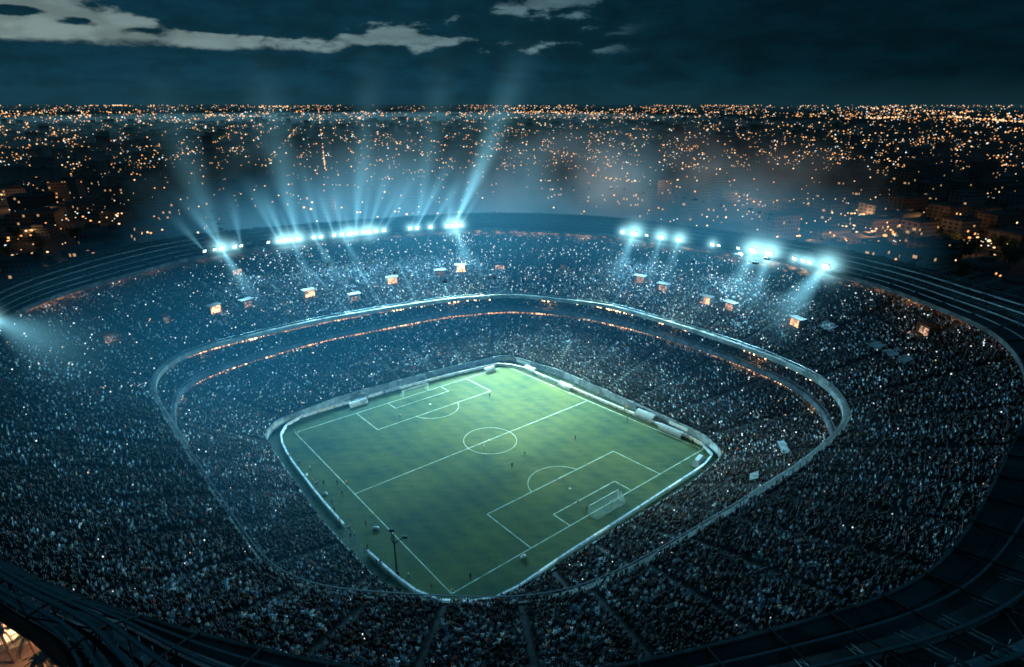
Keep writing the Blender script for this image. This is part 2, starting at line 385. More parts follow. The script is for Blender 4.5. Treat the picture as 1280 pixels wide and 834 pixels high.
pline([uv(.507+.0905*math.cos(2*math.pi*i/64), .497+.0935*math.sin(2*math.pi*i/64), .062) for i in range(65)])
for u, v in ((.507,.5),(.507,.12),(.507,.88)):
    c = uv(u, v, .065); lm.poly([(c[0]+.45*math.cos(R(a)), c[1]+.45*math.sin(R(a)), c[2]) for a in range(0,360,45)])
tag(lm.build('pitch_markings', M['line']), kind='structure')

# ------------------------------------------------------------------ stadium
ST = empty('stadium', (CX, CY, 0)); inv = Matrix.Translation((-CX, -CY, 0))
tag(ST, 'huge oval football stadium with packed tiers and a narrow steel ring roof', 'stadium')
class StP:                                                    # children keep world coordinates
    pass
def fix(o): o.matrix_parent_inverse = inv; return o
K_LOW, K_UP, K_MID = 26, 44, 6
fix(terrace(blend(APR, LTOP, .012), LTOP, 2.2, 11.8, K_LOW, 'lower_stand', M['concrete'], ST))
MFR = LTOP - 1.0; MBK = np.maximum(LTOP + 7.5, UPF + 3)
fix(terrace(MFR, MBK, 14.3, 17.3, K_MID, 'middle_stand', M['concrete'], ST))
fix(terrace(UPF + .6, TOP, 20.2, 38.0, K_UP, 'upper_stand', M['concrete'], ST))
fix(profile([(APR,0,0),(APR,0,2.9),(APR,.35,2.9),(APR,.35,0)], 'front_wall', M['wall_blue'], ST))
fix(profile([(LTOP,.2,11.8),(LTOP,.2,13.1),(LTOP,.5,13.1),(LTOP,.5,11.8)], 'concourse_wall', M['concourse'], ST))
for i in range(56):
    t0, t1 = 2*math.pi*(i+.06)/56, 2*math.pi*(i+.94)/56; mb = MB()
    if random.random() < .25: continue
    for k in range(3): a_, b_ = t0+(t1-t0)*k/3, t0+(t1-t0)*(k+1)/3; mb.quad(pt(APR,a_,.9,-.05), pt(APR,b_,.9,-.05), pt(APR,b_,2.2,-.05), pt(APR,a_,2.2,-.05))
    mb.quad(pt(APR,t0,2.2,-.05), pt(APR,t1,2.2,-.05), pt(APR,t1,2.2,-.01), pt(APR,t0,2.2,-.01))
    fix(mb.build('wall_banner', M[random.choice(['white','flag_white','navy_cloth','concrete_light','wall_blue'])], ST))
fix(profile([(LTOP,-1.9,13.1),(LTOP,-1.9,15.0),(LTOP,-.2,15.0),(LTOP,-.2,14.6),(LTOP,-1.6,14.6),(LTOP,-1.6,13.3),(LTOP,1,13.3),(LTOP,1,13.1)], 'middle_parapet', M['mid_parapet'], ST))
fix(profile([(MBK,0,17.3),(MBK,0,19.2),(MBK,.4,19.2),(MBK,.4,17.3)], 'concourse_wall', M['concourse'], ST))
# upper parapet: a broad ledge on most of the bowl, thin on the near left
def ledge_w():
    w = np.full(NT, 2.0)
    a0 = theta(222, 556, 20.8); a1 = theta(690, 757, 20.8)
    for i, t in enumerate(TH):
        d = math.degrees((t - a0) % (2*math.pi)); span = math.degrees((a1 - a0) % (2*math.pi))
        if d < span: w[i] = .45
        elif (t - a1) % (2*math.pi) < R(40): w[i] = 1.1
    return w
LWD = ledge_w(); UPO = UPF - LWD + .6
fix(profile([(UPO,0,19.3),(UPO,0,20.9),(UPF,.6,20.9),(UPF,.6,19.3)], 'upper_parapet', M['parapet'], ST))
fix(profile([(UPF,-.1,18.9),(UPF,-.1,19.28),(MBK,.4,19.28),(MBK,.4,18.9)], 'balcony_slab', M['concrete_dark'], ST))
# thin hand rails on both parapets
def ring_tube(L, dr, z, r, name, m, n=240, t0=0, t1=2*math.pi):
    mb = MB(); ts = [t0+(t1-t0)*i/n for i in range(n+1)]
    for dx, dz, ex, ez in ((-1,-1,-1,1),(-1,1,1,1),(1,1,1,-1),(1,-1,-1,-1)):
        strip(mb, lambda t: pt(L, t, z+dz*r, dr+dx*r), lambda t: pt(L, t, z+ez*r, dr+ex*r), n, t0, t1)
    return fix(mb.build(name, m, ST))
ring_tube(LTOP, -1.0, 15.6, .09, 'hand_rail', M['steel']); ring_tube(UPF, -.3, 21.7, .09, 'hand_rail', M['steel'])
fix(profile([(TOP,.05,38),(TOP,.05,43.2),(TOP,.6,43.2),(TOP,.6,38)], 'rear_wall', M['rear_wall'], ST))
fix(profile([(ROUT,-16,-.2),(ROUT,-2.6,43.5),(ROUT,-3.2,43.5),(ROUT,-17,-.2)], 'outer_wall', M['concrete_dark'], ST))
mb = MB()
for i in range(96):
    t = 2*math.pi*i/96; a = pt(ROUT, t, -.2, -13.0); b = pt(ROUT, t, 45, -1.2); mb.bar(a, b, .5, .35)
fix(mb.build('outer_column', M['concrete'], ST)); 
# roof ring: sheet, fascia, concentric rails, radial beams, truss web
def rz(f): return 44 + 2.2*f
def rl(f): return blend(RIN, ROUT, f)
mb = MB(); NB = 12
for k in range(NB):
    f0, f1 = k/NB, (k+1)/NB; A, B = rl(f0), rl(f1); d = .0 if k % 2 else .25
    strip(mb, lambda t: pt(A, t, rz(f0)+d), lambda t: pt(B, t, rz(f1)+d))
    if k: strip(mb, lambda t: pt(A, t, rz(f0)), lambda t: pt(A, t, rz(f0)+.25))
strip(mb, lambda t: pt(RIN, t, 43.5, .3), lambda t: pt(ROUT, t, 45.5, -.3))
fix(mb.build('roof_deck', M['roof'], ST))
fix(profile([(RIN,-.15,43.2),(RIN,-.15,44.6),(RIN,.25,44.6),(RIN,.25,43.2)], 'roof_fascia', M['roof_edge'], ST))
fix(profile([(ROUT,0,44.0),(ROUT,0,47.0),(ROUT,.3,47.0),(ROUT,.3,44.0)], 'roof_fascia', M['roof'], ST))
for f, h, r in ((.12,1.2,.14),(.25,2.0,.18),(.42,2.8,.22),(.60,3.2,.24),(.80,2.6,.2),(.93,2.2,.16)):
    ring_tube(rl(f), 0, rz(f)+h*.75, r, 'roof_rail', M['steel'])
for i in range(84):
    t = 2*math.pi*(i+.3)/84; mb = MB()
    P = [Vector(pt(rl(f), t, rz(f)+h*.75)) for f, h in ((0,.9),(.25,2.0),(.6,3.2),(1,2.3))]
    Q = [Vector(pt(rl(f), t, rz(f)+.3)) for f in (0,.25,.6,1)]
    for a, b in zip(P, P[1:]): mb.bar(a, b, .16)
    for a, b in zip(Q, P): mb.bar(a, b, .12)
    for a, b in zip(Q, P[1:]): mb.bar(a, b, .10)
    fix(mb.build('roof_beam', M['steel_dark'] if math.sin(t) < -.1 else M['steel'], ST))  # near-side beams take a darker steel in place of shade
mb = MB()
for i in range(84):
    t = 2*math.pi*(i+.3)/84; t2 = 2*math.pi*(i+1.3)/84
    if i % 2: t, t2 = t2, t
    for f0, h0, f1, h1 in ((.25,2.0,.6,3.2),(.6,3.2,1,2.3)):
        mb.bar(pt(rl(f0), t, rz(f0)+h0*.75), pt(rl(f1), t2, rz(f1)+h1*.75), .11)
fix(mb.build('roof_bracing', M['steel_dark'], ST))
mb = MB()
for L_, dr, z0, z1 in ((UPF,-.3,20.9,21.7),(LTOP,-1.0,15.0,15.6)):
    for i in range(420):
        t = 2*math.pi*i/420; mb.bar(pt(L_, t, z0, dr), pt(L_, t, z1, dr), .07)
fix(mb.build('railing_posts', M['steel'], ST))
_r2 = random.Random(11)
for i in range(90):
    t = 2*math.pi*(i+_r2.random())/90; f = _r2.uniform(.15,.85); c = pt(rl(f), t, rz(f)+.6); sx = _r2.uniform(.8,2.6)
    mb = MB(); mb.box((0,0,0),(sx,_r2.uniform(.6,1.6),_r2.uniform(.6,1.2))); mb.box((0,0,.7),(sx*.5,.5,.3)); mb.bar((-sx*.8,0,.1),(-sx*2.2,0,-.2),.12)
    o = mb.build('roof_unit', M[_r2.choice(['concrete_light','steel','roof_dark','wall_blue'])], ST); fix(o); o.matrix_world = Matrix.Translation(c) @ Matrix.Rotation(t, 4, 'Z')
mb = MB()
for f, w_ in ((.36,.7),(.72,.5)):
    strip(mb, lambda t: pt(rl(f), t, rz(f)+1.05), lambda t: pt(rl(f), t, rz(f)+1.05, w_*2))
    for dr in (0, w_*2): 
        for i in range(300):
            t = 2*math.pi*i/300; mb.bar(pt(rl(f), t, rz(f)+.2, dr), pt(rl(f), t, rz(f)+2.1, dr), .05)
fix(mb.build('maintenance_walkway', M['wall_blue'], ST))
for i in range(30):                                           # lattice stays standing on the near right roof
    t = R(-78+3.3*i); mb = MB(); f0, f1 = .15, 1.0
    a = Vector(pt(rl(f0), t, rz(0)+.4)); b = Vector(pt(rl(f1), t+.03*_r2.uniform(-1,1), rz(1)+4.5)); a2 = Vector(pt(rl(.55), t, rz(.5)+.4))
    n_ = Vector((-math.sin(t), math.cos(t), 0))*.45
    for sgn in (-1,1): mb.bar(a+n_*sgn, b+n_*sgn, .10); mb.bar(a2+n_*sgn, b+n_*sgn, .08)
    for k in range(12): mb.bar(a.lerp(b, k/12)+n_*(1 if k%2 else -1), a.lerp(b, (k+1)/12)-n_*(1 if k%2 else -1), .06)
    fix(mb.build('lattice_girder', M['steel'], ST))
# aisles
def surf(tier, t, f, up=0.0):
    if tier == 'u': A, B, za, zb = UPF+.6, TOP, 20.2, 38.0
    elif tier == 'l': A, B, za, zb = blend(APR, LTOP, .012), LTOP, 2.2, 11.8
    else: A, B, za, zb = MFR, MBK, 14.3, 17.3
    K = dict(u=K_UP, l=K_LOW, m=K_MID)[tier]
    r = rad(A, t)*(1-f) + rad(B, t)*f
    z = za + (zb-za)*min(K, math.floor(f*K)+1)/K
    return Vector((CX+r*math.cos(t), CY+r*math.sin(t), z+up))
AIS_U = [R(5+9*i) for i in range(40)]; AIS_L = [R(2+12.86*i) for i in range(28)]
for tier, A in (('u', AIS_U), ('l', AIS_L)):
    for t in A:
        mb = MB(); K = dict(u=K_UP, l=K_LOW)[tier]
        for k in range(K):
            a = surf(tier, t, (k+.05)/K); b = surf(tier, t, (k+.98)/K); d = (b-a); 
            if d.length < .05: continue
            n = Vector((-math.sin(t), math.cos(t), 0))*.55
            c = (a+b)/2; mb.box((c.x, c.y, c.z+.09), (d.length, .9, .18), math.atan2(d.y, d.x))
        fix(mb.build('aisle', M['aisle'], ST))
# exits through the upper tier, warm inner light painted as a glowing panel
M['exit_glow'] = patchy('exit_glow', (.10,.06,.04), (1,.52,.26), .40, 4.0, .9, 1.1); M['exit_soft'] = patchy('exit_soft', (.08,.06,.05), (1,.55,.35), .46, 1.5, .9, 1.1)
VOM = [(273,393,1),(312,385,.5),(389,373,1),(446,378,.3),(492,357,1),(551,347,.6),(576,341,1),(625,338,.3),(702,338,.3),(798,355,.8),(826,366,.6),(880,381,1),(908,389,.7),(990,410,.8),(1150,420,.5),(140,430,.5),(215,405,.4),(300,345,.4),(1010,345,.4)]
def find_on_tier(px, py, tier='u'):
    best = None
    for k in range(61):
        f = k/60
        za, zb = dict(u=(20.2,38), l=(2.2,11.8))[tier]
        z = za+(zb-za)*f; p = un(px, py, z); t = math.atan2(p[1]-CY, p[0]-CX); r = math.hypot(p[0]-CX, p[1]-CY)
        A, B = (UPF+.6, TOP) if tier == 'u' else (APR, LTOP)
        e = abs(r - (rad(A,t)*(1-f)+rad(B,t)*f))
        if best is None or e < best[0]: best = (e, t, f)
    return best[1], best[2]
VT = []
for px, py, s in VOM:
    t, f = find_on_tier(px, py); c = surf('u', t, f); VT.append((t, f))
    o = empty('exit_portal'); o.parent = ST; o.location = Vector(c) - Vector((CX, CY, 0)); o.rotation_euler = (0, 0, t)
    mb = MB(); mb.box((2.0,2.6,1.4),(3.2,.35,4.0)); mb.box((2.0,-2.6,1.4),(3.2,.35,4.0)); mb.cur = 1; mb.box((2.0,0,3.5),(3.4,5.8,.3)); mb.cur = 0; mb.box((-.9,2.6,0),(1.6,.3,1.4)); mb.box((-.9,-2.6,0),(1.6,.3,1.4))
    mb.build('portal_frame', [M['concrete_dark'], M['black']], o)
    wv = random.uniform(2.6,4.8); mb = MB(); mb.box((1.2,random.uniform(-.5,.5)*(4.8-wv),.9+s*.6),(.2,wv,2.2+1.2*s)); mb.box((1.0,0,.3),(.3,4.8,.5)); mb.build('passage_glow', M['exit_glow'] if s > .7 else M['exit_soft'], o)
    if s < .5: continue
    ld = bpy.data.lights.new('exit_lamp', 'POINT'); ld.energy = 420*s; ld.color = (1,.55,.28); ld.shadow_soft_size = .3
    lo = bpy.data.objects.new('exit_lamp', ld); COL.objects.link(lo); lo.location = Vector(c)+Vector((-1.6*math.cos(t), -1.6*math.sin(t), 2.6))
# lamps on the rear wall under the roof
def rear_lamp(px, py, e):
    t = theta(px, py, 42); ld = bpy.data.lights.new('rear_lamp', 'POINT'); ld.energy = e*.45; ld.color = (1,.55,.28); ld.shadow_soft_size = .4
    o = bpy.data.objects.new('rear_lamp', ld); COL.objects.link(o); o.location = pt(TOP, t, 41.5, -2.5)
for q in ((55,374,2500),(95,362,1200),(150,346,900),(200,336,900),(673,292,1500),(723,296,1500),(1120,372,1500),(1180,392,1500),(1255,420,2500)): rear_lamp(*q)
# warm concourse lamps beneath the balconies
def point(loc, e, col, r=.3, name='lamp_light'):
    ld = bpy.data.lights.new(name, 'POINT'); ld.energy = e; ld.color = col; ld.shadow_soft_size = r
    o = bpy.data.objects.new(name, ld); COL.objects.link(o); o.location = loc; return o
for i in range(22):
    t = R(-18 + 216*(i+random.random()*.7)/22)
    e = random.choice([300,500,1000,1800]); point(pt(LTOP, t, 12.9, -1.2), e, (1,.5,.22))
    if i % 3 == 0: point(pt(UPF, t, 18.4, .3), e*.8, (1,.5,.22))
mb = MB()
for i in range(1100):
    t = R(-20 + 220*random.random()); r = random.uniform(.10,.42)**1.3
    if math.sin(t*7+.6)+math.sin(t*19+1)+.8*math.sin(t*43) < random.uniform(-.4,1.6): continue
    if random.random() < .6: mb.ball(pt(LTOP, t, random.uniform(12.2,13.0), -.3), r, 6, 4)
    else: mb.ball(pt(UPF, t, random.uniform(18.2,18.8), .5), r, 6, 4)
tag(fix(mb.build('concourse_lamps', M['warm_bulb'], ST)), kind='stuff')

# ------------------------------------------------------------------ people
def person_mesh(name, J, E, rads, mats, sub=1):
    me = bpy.data.meshes.new(name+'_sk'); me.from_pydata([J[k] for k in J], [], [(list(J).index(a), list(J).index(b)) for a, b in E])
    o = bpy.data.objects.new(name+'_sk', me); COL.objects.link(o)
    md = o.modifiers.new('skin', 'SKIN'); md.use_smooth_shade = True
    for i, k in enumerate(J):
        v = me.skin_vertices[0].data[i]; r = rads[k]; v.radius = r if isinstance(r, tuple) else (r, r)
        v.use_root = (k == 'pelvis')
    s = o.modifiers.new('sub', 'SUBSURF'); s.levels = sub; s.render_levels = sub
    dg = bpy.context.evaluated_depsgraph_get(); dg.update()
    out = bpy.data.meshes.new_from_object(o.evaluated_get(dg)); out.name = name
    bpy.data.objects.remove(o); bpy.data.meshes.remove(me)
    out.materials.clear()
    for m in mats: out.materials.append(m)                   # shirt, trousers, skin, hair
    H = Vector(J['head']); hands = [Vector(J['hand_l']), Vector(J['hand_r'])]; hipz = J['pelvis'][2]+.03
    for p in out.polygons:
        c = p.center; mi = 0
        if c.z < hipz and (min((c-h).length for h in hands) > .16): mi = 1
        if min((c-h).length for h in hands) < .13: mi = 2
        if (c-H).length < .17: mi = 3 if (c.z > H.z+.035 or c.y < H.y-.03) else 2
        p.material_index = mi; p.use_smooth = True
    # a hint of nose
    best = max(out.vertices, key=lambda v: v.co.y - abs(v.co.x)*4 - abs(v.co.z-H.z+.01)*4 if (v.co-H).length < .2 else -9)
    best.co.y += .025
    return out
def skeleton(arms='down', lean=0.0, sit=False, stride=0.0):
    dz = -.38 if sit else 0
    J = dict(pelvis=(0,0,.95+dz), waist=(0,.02+lean*.3,1.10+dz), chest=(0,.02+lean*.7,1.32+dz), neck=(0,.02+lean,1.48+dz), head=(0,.05+lean*1.2,1.63+dz), crown=(0,.04+lean*1.2,1.73+dz))
    for s, k in ((-1,'l'),(1,'r')):
        J['hip_'+k] = (s*.10, 0, .90+dz)
        if sit: J['knee_'+k] = (s*.13,.42,.56); J['ankle_'+k] = (s*.13,.42,.10); J['toe_'+k] = (s*.14,.58,.05)
        else: J['knee_'+k] = (s*.11,.03+s*stride*.5,.50); J['ankle_'+k] = (s*.12,s*stride,.09); J['toe_'+k] = (s*.14,.15+s*stride,.04)
        J['sh_'+k] = (s*.19,.02+lean,1.42+dz)
        up = arms == 'up' or (arms == 'one' and s == 1)
        if up: J['el_'+k] = (s*.30,.08+lean,1.62+dz); J['hand_'+k] = (s*.26,.12+lean,1.90+dz)
        elif arms == 'clap': J['el_'+k] = (s*.26,.12+lean,1.20+dz); J['hand_'+k] = (s*.07,.34+lean,1.30+dz)
        elif arms == 'phone': J['el_'+k] = (s*.24,.16+lean,1.26+dz); J['hand_'+k] = (s*.06,.36+lean,1.50+dz)
        elif arms == 'cross': J['el_'+k] = (s*.25,.08+lean,1.16+dz); J['hand_'+k] = (-s*.10,.22+lean,1.22+dz)
        else: J['el_'+k] = (s*.26,.0+lean*.5,1.16+dz); J['hand_'+k] = (s*.25,.10+lean*.3,.92+dz)
    E = [('pelvis','waist'),('waist','chest'),('chest','neck'),('neck','head'),('head','crown')]
    for k in 'lr': E += [('pelvis','hip_'+k),('hip_'+k,'knee_'+k),('knee_'+k,'ankle_'+k),('ankle_'+k,'toe_'+k),('chest','sh_'+k),('sh_'+k,'el_'+k),('el_'+k,'hand_'+k)]
    rd = dict(pelvis=(.15,.12), waist=(.14,.11), chest=(.17,.12), neck=.055, head=(.10,.115), crown=.055)
    for k in 'lr': rd.update({'hip_'+k:.095,'knee_'+k:.065,'ankle_'+k:.05,'toe_'+k:.045,'sh_'+k:.07,'el_'+k:.05,'hand_'+k:.048})
    return J, E, rd
CR = [M['shirt'], M['trousers'], M['skin'], M['hair']]
POSES = [('down',0,False,0),('up',0,False,0),('one',.03,False,0),('clap',.04,False,0),('phone',0,True,0),('cross',.1,True,0),('down',.12,True,0),('clap',.08,True,0)]
PROTO = [person_mesh('person', *skeleton(a, l, s, st), CR, 1) for a, l, s, st in POSES]
POSE_TXT = ['standing, arms down','standing, both arms raised','standing, one arm raised','standing and clapping','seated, hands held up','seated with folded arms','seated and leaning forward','seated and clapping']

pos = []; 
def rows(tier, K, step):
    for k in range(K):
        f = (k+.45)/K
        if tier == 'u': A, B = UPF+.6, TOP
        elif tier == 'l': A, B = blend(APR, LTOP, .012), LTOP
        else: A, B = MFR, MBK
        L = blend(A, B, f); t = 0.0
        ais = AIS_U if tier == 'u' else AIS_L
        while t < 2*math.pi:
            r = float(rad(L, t)); t += step/r*random.uniform(.8,1.25)
            depth = float(rad(B, t)-rad(A, t))/K
            if depth < .55 and (k % 2): continue
            if tier == 'm' and not (-.5 < t < 3.7 or t > 5.6): continue
            if random.random() < .05: continue
            if tier != 'm' and min(abs(t-a)*r for a in ais) < .75: continue
            f2 = f + random.uniform(-.5,.5)/K
            if tier == 'u' and any(abs(t-a)*r < 3.2 and -1.3 < (f2-b)*K*depth < 5.5 for a, b in VT): continue
            p = surf(tier, t, min(.995, max(0.003, f2)))
            px, py, d = pr(p.x, p.y, p.z+1)
            if d < 5 or px < -60 or px > 1340 or py > 880: continue
            pos.append((p.x, p.y, p.z, t, px, py, d))
rows('l', K_LOW, .56); rows('m', K_MID, .6); rows('u', K_UP, .56)
print('people', len(pos))
def shown(x, y, z):                        # in the frame and not under the near roof
    px, py, d = pr(x, y, z)
    if not (4 < px < 1276 and 4 < py < 830): return False
    s = (CAMH-44)/(CAMH-z); X, Y = x*s, y*s
    t = math.atan2(Y-CY, X-CX)
    return math.hypot(X-CX, Y-CY) < rad(RIN, t) - .4
pos.sort(key=lambda q: q[6])
indiv, rest = [], []
for q in pos:
    if len(indiv) < 300 and shown(q[0], q[1], q[2]+.4) and shown(q[0], q[1], q[2]+1.6): indiv.append(q)
    else: rest.append(q)
zone_names = ['near the left end of the dark rim roof','just above the middle of the dark rim roof','near the right end of the dark rim roof']
src = []
for i, q in enumerate(indiv):
    k = i % 8 if i < 8 else random.choice([0,0,1,2,3,3,4,5,6,6,7])
    o = link('spectator', PROTO[k], None, (q[0], q[1], q[2]), q[3] + math.pi/2 + random.uniform(-.35,.35))
    if i < 8: src.append(o)
    zn = zone_names[0] if q[4] < 500 else zone_names[2] if q[4] > 800 else zone_names[1]
    tag(o, 'spectator %s, low in the picture %s by the near roof' % (POSE_TXT[k], ['left','centre','right'][zone_names.index(zn)]), 'person', 'spectators in the nearest rows of the upper stand')
# the rest of the crowd: one object
me = bpy.data.meshes.new('crowd'); A = np.array(rest)
me.from_pydata(A[:, :3].tolist(), [], [])
at = me.attributes.new('rot', 'FLOAT_VECTOR', 'POINT')
rv = np.zeros((len(A), 3)); rv[:, 2] = A[:, 3] + math.pi/2 + rng.uniform(-.4,.4,len(A)); at.data.foreach_set('vector', rv.ravel())
at = me.attributes.new('kindi', 'INT', 'POINT'); at.data.foreach_set('value', rng.choice(8, len(A), p=[.22,.08,.10,.18,.1,.1,.12,.1]).astype(np.int32))
at = me.attributes.new('scl', 'FLOAT', 'POINT'); at.data.foreach_set('value', rng.uniform(.98,1.2,len(A)).astype(np.float32))
crowd = bpy.data.objects.new('crowd', me); COL.objects.link(crowd)
tag(crowd, 'dense crowd of spectators filling every tier of the bowl', 'crowd', kind='stuff')
ng = bpy.data.node_groups.new('crowd_nodes', 'GeometryNodeTree')
ng.interface.new_socket('Geometry', in_out='INPUT', socket_type='NodeSocketGeometry'); ng.interface.new_socket('Geometry', in_out='OUTPUT', socket_type='NodeSocketGeometry')
gi = ng.nodes.new('NodeGroupInput'); go = ng.nodes.new('NodeGroupOutput'); ip = ng.nodes.new('GeometryNodeInstanceOnPoints'); jn = ng.nodes.new('GeometryNodeJoinGeometry')
for o in src:
    oi = ng.nodes.new('GeometryNodeObjectInfo'); oi.inputs['Object'].default_value = o; oi.inputs['As Instance'].default_value = True; oi.transform_space = 'ORIGINAL'
    ng.links.new(oi.outputs['Geometry'], jn.inputs[0])
def named(t, n):
    a = ng.nodes.new('GeometryNodeInputNamedAttribute'); a.data_type = t; a.inputs['Name'].default_value = n; return [s for s in a.outputs if s.enabled][0]
ng.links.new(gi.outputs[0], ip.inputs['Points']); ng.links.new(jn.outputs[0], ip.inputs['Instance']); ip.inputs['Pick Instance'].default_value = True
ng.links.new(named('INT','kindi'), ip.inputs['Instance Index']); ng.links.new(named('FLOAT_VECTOR','rot'), ip.inputs['Rotation']); ng.links.new(named('FLOAT','scl'), ip.inputs['Scale'])
ng.links.new(ip.outputs[0], go.inputs[0])
crowd.modifiers.new('instances', 'NODES').node_group = ng
# phone torches held up in the crowd
mb = MB()
def torch(q, s, k):
    mb.cur = k; z = q[2]+random.uniform(1.4,1.95); a = q[3]+math.pi
    mb.box((q[0]+.3*math.cos(a), q[1]+.3*math.sin(a), z), (s, s, s*1.2), a)
hot = [un(x, y, 33) for x, y in ((570,320),(640,330),(440,330),(830,345),(900,350),(360,340),(700,330))]
for q in rest:
    far = q[6] > 170
    pr_ = (.036 if q[2] > 18 else .040) if far else .008
    if far and q[2] > 18:
        dd = min(math.hypot(q[0]-h[0], q[1]-h[1]) for h in hot); pr_ += .12*math.exp(-(dd/30)**2)
    pr_ *= .4 + 1.2*(math.sin(q[3]*23)*math.sin(q[0]*.11+q[2])*.5+.5)
    if random.random() < pr_: torch(q, (.09+.28*random.random()**2.5)*(q[6]/260)**.8, 1 if random.random() < .10 else 0)
tag(mb.build('phone_lights', [M['phone'], M['phone_warm']]), 'tiny white phone torches glinting across the crowd', 'lights', kind='stuff')

# ------------------------------------------------------------------ pitchside things
def team(mats, pose=('down',0,False,.0)): return person_mesh('person', *skeleton(*pose), mats, 1)
PM = dict(dark=team([M['navy_cloth'],M['black'],M['skin'],M['hair']], ('down',.0,False,.12)), white=team([M['white_cloth'],M['navy_cloth'],M['skin'],M['hair']], ('down',.05,False,.16)),
          orange=team([M['orange_cloth'],M['navy_cloth'],M['skin'],M['hair']], ('one',0,False,.05)), red=team([M['red_cloth'],M['navy_cloth'],M['skin'],M['hair']], ('down',.08,False,.1)))
def person_at(px, py, k, label, rz_=0, s=1.15, z=.05):
    p = un(px, py, z); o = link('person', PM[k], None, (p[0], p[1], z), rz_); o.scale = (s,s,s)
    tag(o, label, 'person'); return o
person_at(719,550,'dark','lone person in dark kit standing right of the centre circle', 2)
person_at(784,527,'dark','person in dark kit near the far right touchline', 1)
person_at(588,724,'dark','person in dark clothes standing beside the near goal line', .5)
person_at(540,737,'red','person in red top walking near the bottom corner of the pitch', 1.2)
person_at(433,607,'orange','person in orange vest standing at the left touchline', 4)
person_at(428,620,'dark','person in dark tracksuit below the orange vested one', 4.4)
person_at(422,606,'dark','person in dark clothes left of the orange vested one', 4.2)
person_at(458,658,'red','person in red top outside the left touchline by a kit bag', 1)
person_at(605,562,'white','player in white shirt standing inside the centre circle', 1)
person_at(656,568,'white','player in white shirt below right of the centre circle', 2)
person_at(640,585,'dark','player in dark shirt below the centre circle', 3)
person_at(500,522,'white','player in white shirt before the far penalty area', 3)
person_at(612,497,'dark','player in dark shirt at the corner of the far penalty area', 3)
person_at(722,630,'white','player in white shirt left of the near goal', 3)
person_at(733,640,'dark','player in dark shirt in the near goal area', 2)
person_at(764,632,'white','goalkeeper in white shirt beneath the near goal', 2)
person_at(511,722,'white','person in white shirt on the grass strip near the bottom corner', 2)
person_at(405,607,'dark','person in dark clothes on the track behind the boards', 1)
person_at(388,588,'white','person in white shirt on the track behind the boards', 2)
person_at(415,630,'dark','steward in dark clothes beside the left advertising boards', 2)

_rs = random.Random(5)
for side_, pts_ in (('left', [(366,572),(378,590),(392,606),(402,622),(418,640),(432,655),(446,672),(462,690),(478,706),(492,722)]), ('right', [(690,469),(722,484),(752,498),(784,514),(815,529),(848,544),(866,553)])):
    for px, py in pts_:
        for k in range(2):
            p = un(px+_rs.uniform(-6,6)-(0 if side_ == 'right' else 5), py+_rs.uniform(-3,3), .05); kk = _rs.choice(['dark','dark','white','dark','orange'])
            o = link('person', PM[kk], None, (p[0], p[1], .05), _rs.uniform(0,6)); o.scale = (1.1,1.1,1.1)
            tag(o, 'person in %s standing by the boards along the %s touchline' % (dict(dark='dark clothes',white='a white top',orange='an orange vest')[kk], side_), 'person', 'people working beside the touchlines')
# goals
def goal(u0, u1, v, back, label):
    a = Vector(uv(u0, v, .06)); b = Vector(uv(u1, v, .06)); c = (a+b)/2
    o = empty('goal', c); tag(o, label, 'goal', 'goals at the two ends of the pitch')
    a -= c; b -= c; n = (Vector(uv(.51, v+back, .06)) - Vector(uv(.51, v, .06))).normalized(); H = 3.0; D = 2.8
    up = Vector((0,0,H)); mb = MB()
    for p in (a, b): mb.bar(p, p+up, .11, n=6)
    mb.bar(a+up, b+up, .11, n=6); mb.build('goal_frame', M['white'], o)
    mb = MB(); w = .018
    K = 26
    for i in range(K+1):
        p = a.lerp(b, i/K); mb.bar(p+up, p+up+n*1.0, w, n=3); mb.bar(p+up+n*1.0, p+n*D, w, n=3)
    for j in range(12):
        f = j/11; q = (up+n*1.0).lerp(n*D, f); mb.bar(a+q, b+q, w, n=3)
        for s in (a, b): mb.bar(s+Vector((0,0,H*(1-f))), s+q if f < 1 else s+n*D, w, n=3)
    mb.build('net', M['net'], o)
goal(.455, .575, 0, -.03, 'white goal with net at the near end of the pitch')
goal(.455, .575, 1, .03, 'white goal with net at the far end below the left stand')
# corner flags
for (u, v, l) in ((0,0,'bottom'),(1,0,'right'),(1,1,'top'),(0,1,'left')):
    p = uv(u, v, .05); o = empty('corner_flag', p); tag(o, 'small corner flag at the %s corner of the pitch' % l, 'flag', 'corner flags')
    mb = MB(); mb.bar((0,0,0),(0,0,1.7),.05,n=6); mb.build('pole', M['white'], o)
    mb = MB(); mb.quad((0,0,1.2),(.5,.1,1.3),(.5,.1,1.6),(0,0,1.7)); mb.build('flag_cloth', M['orange_cloth'], o)
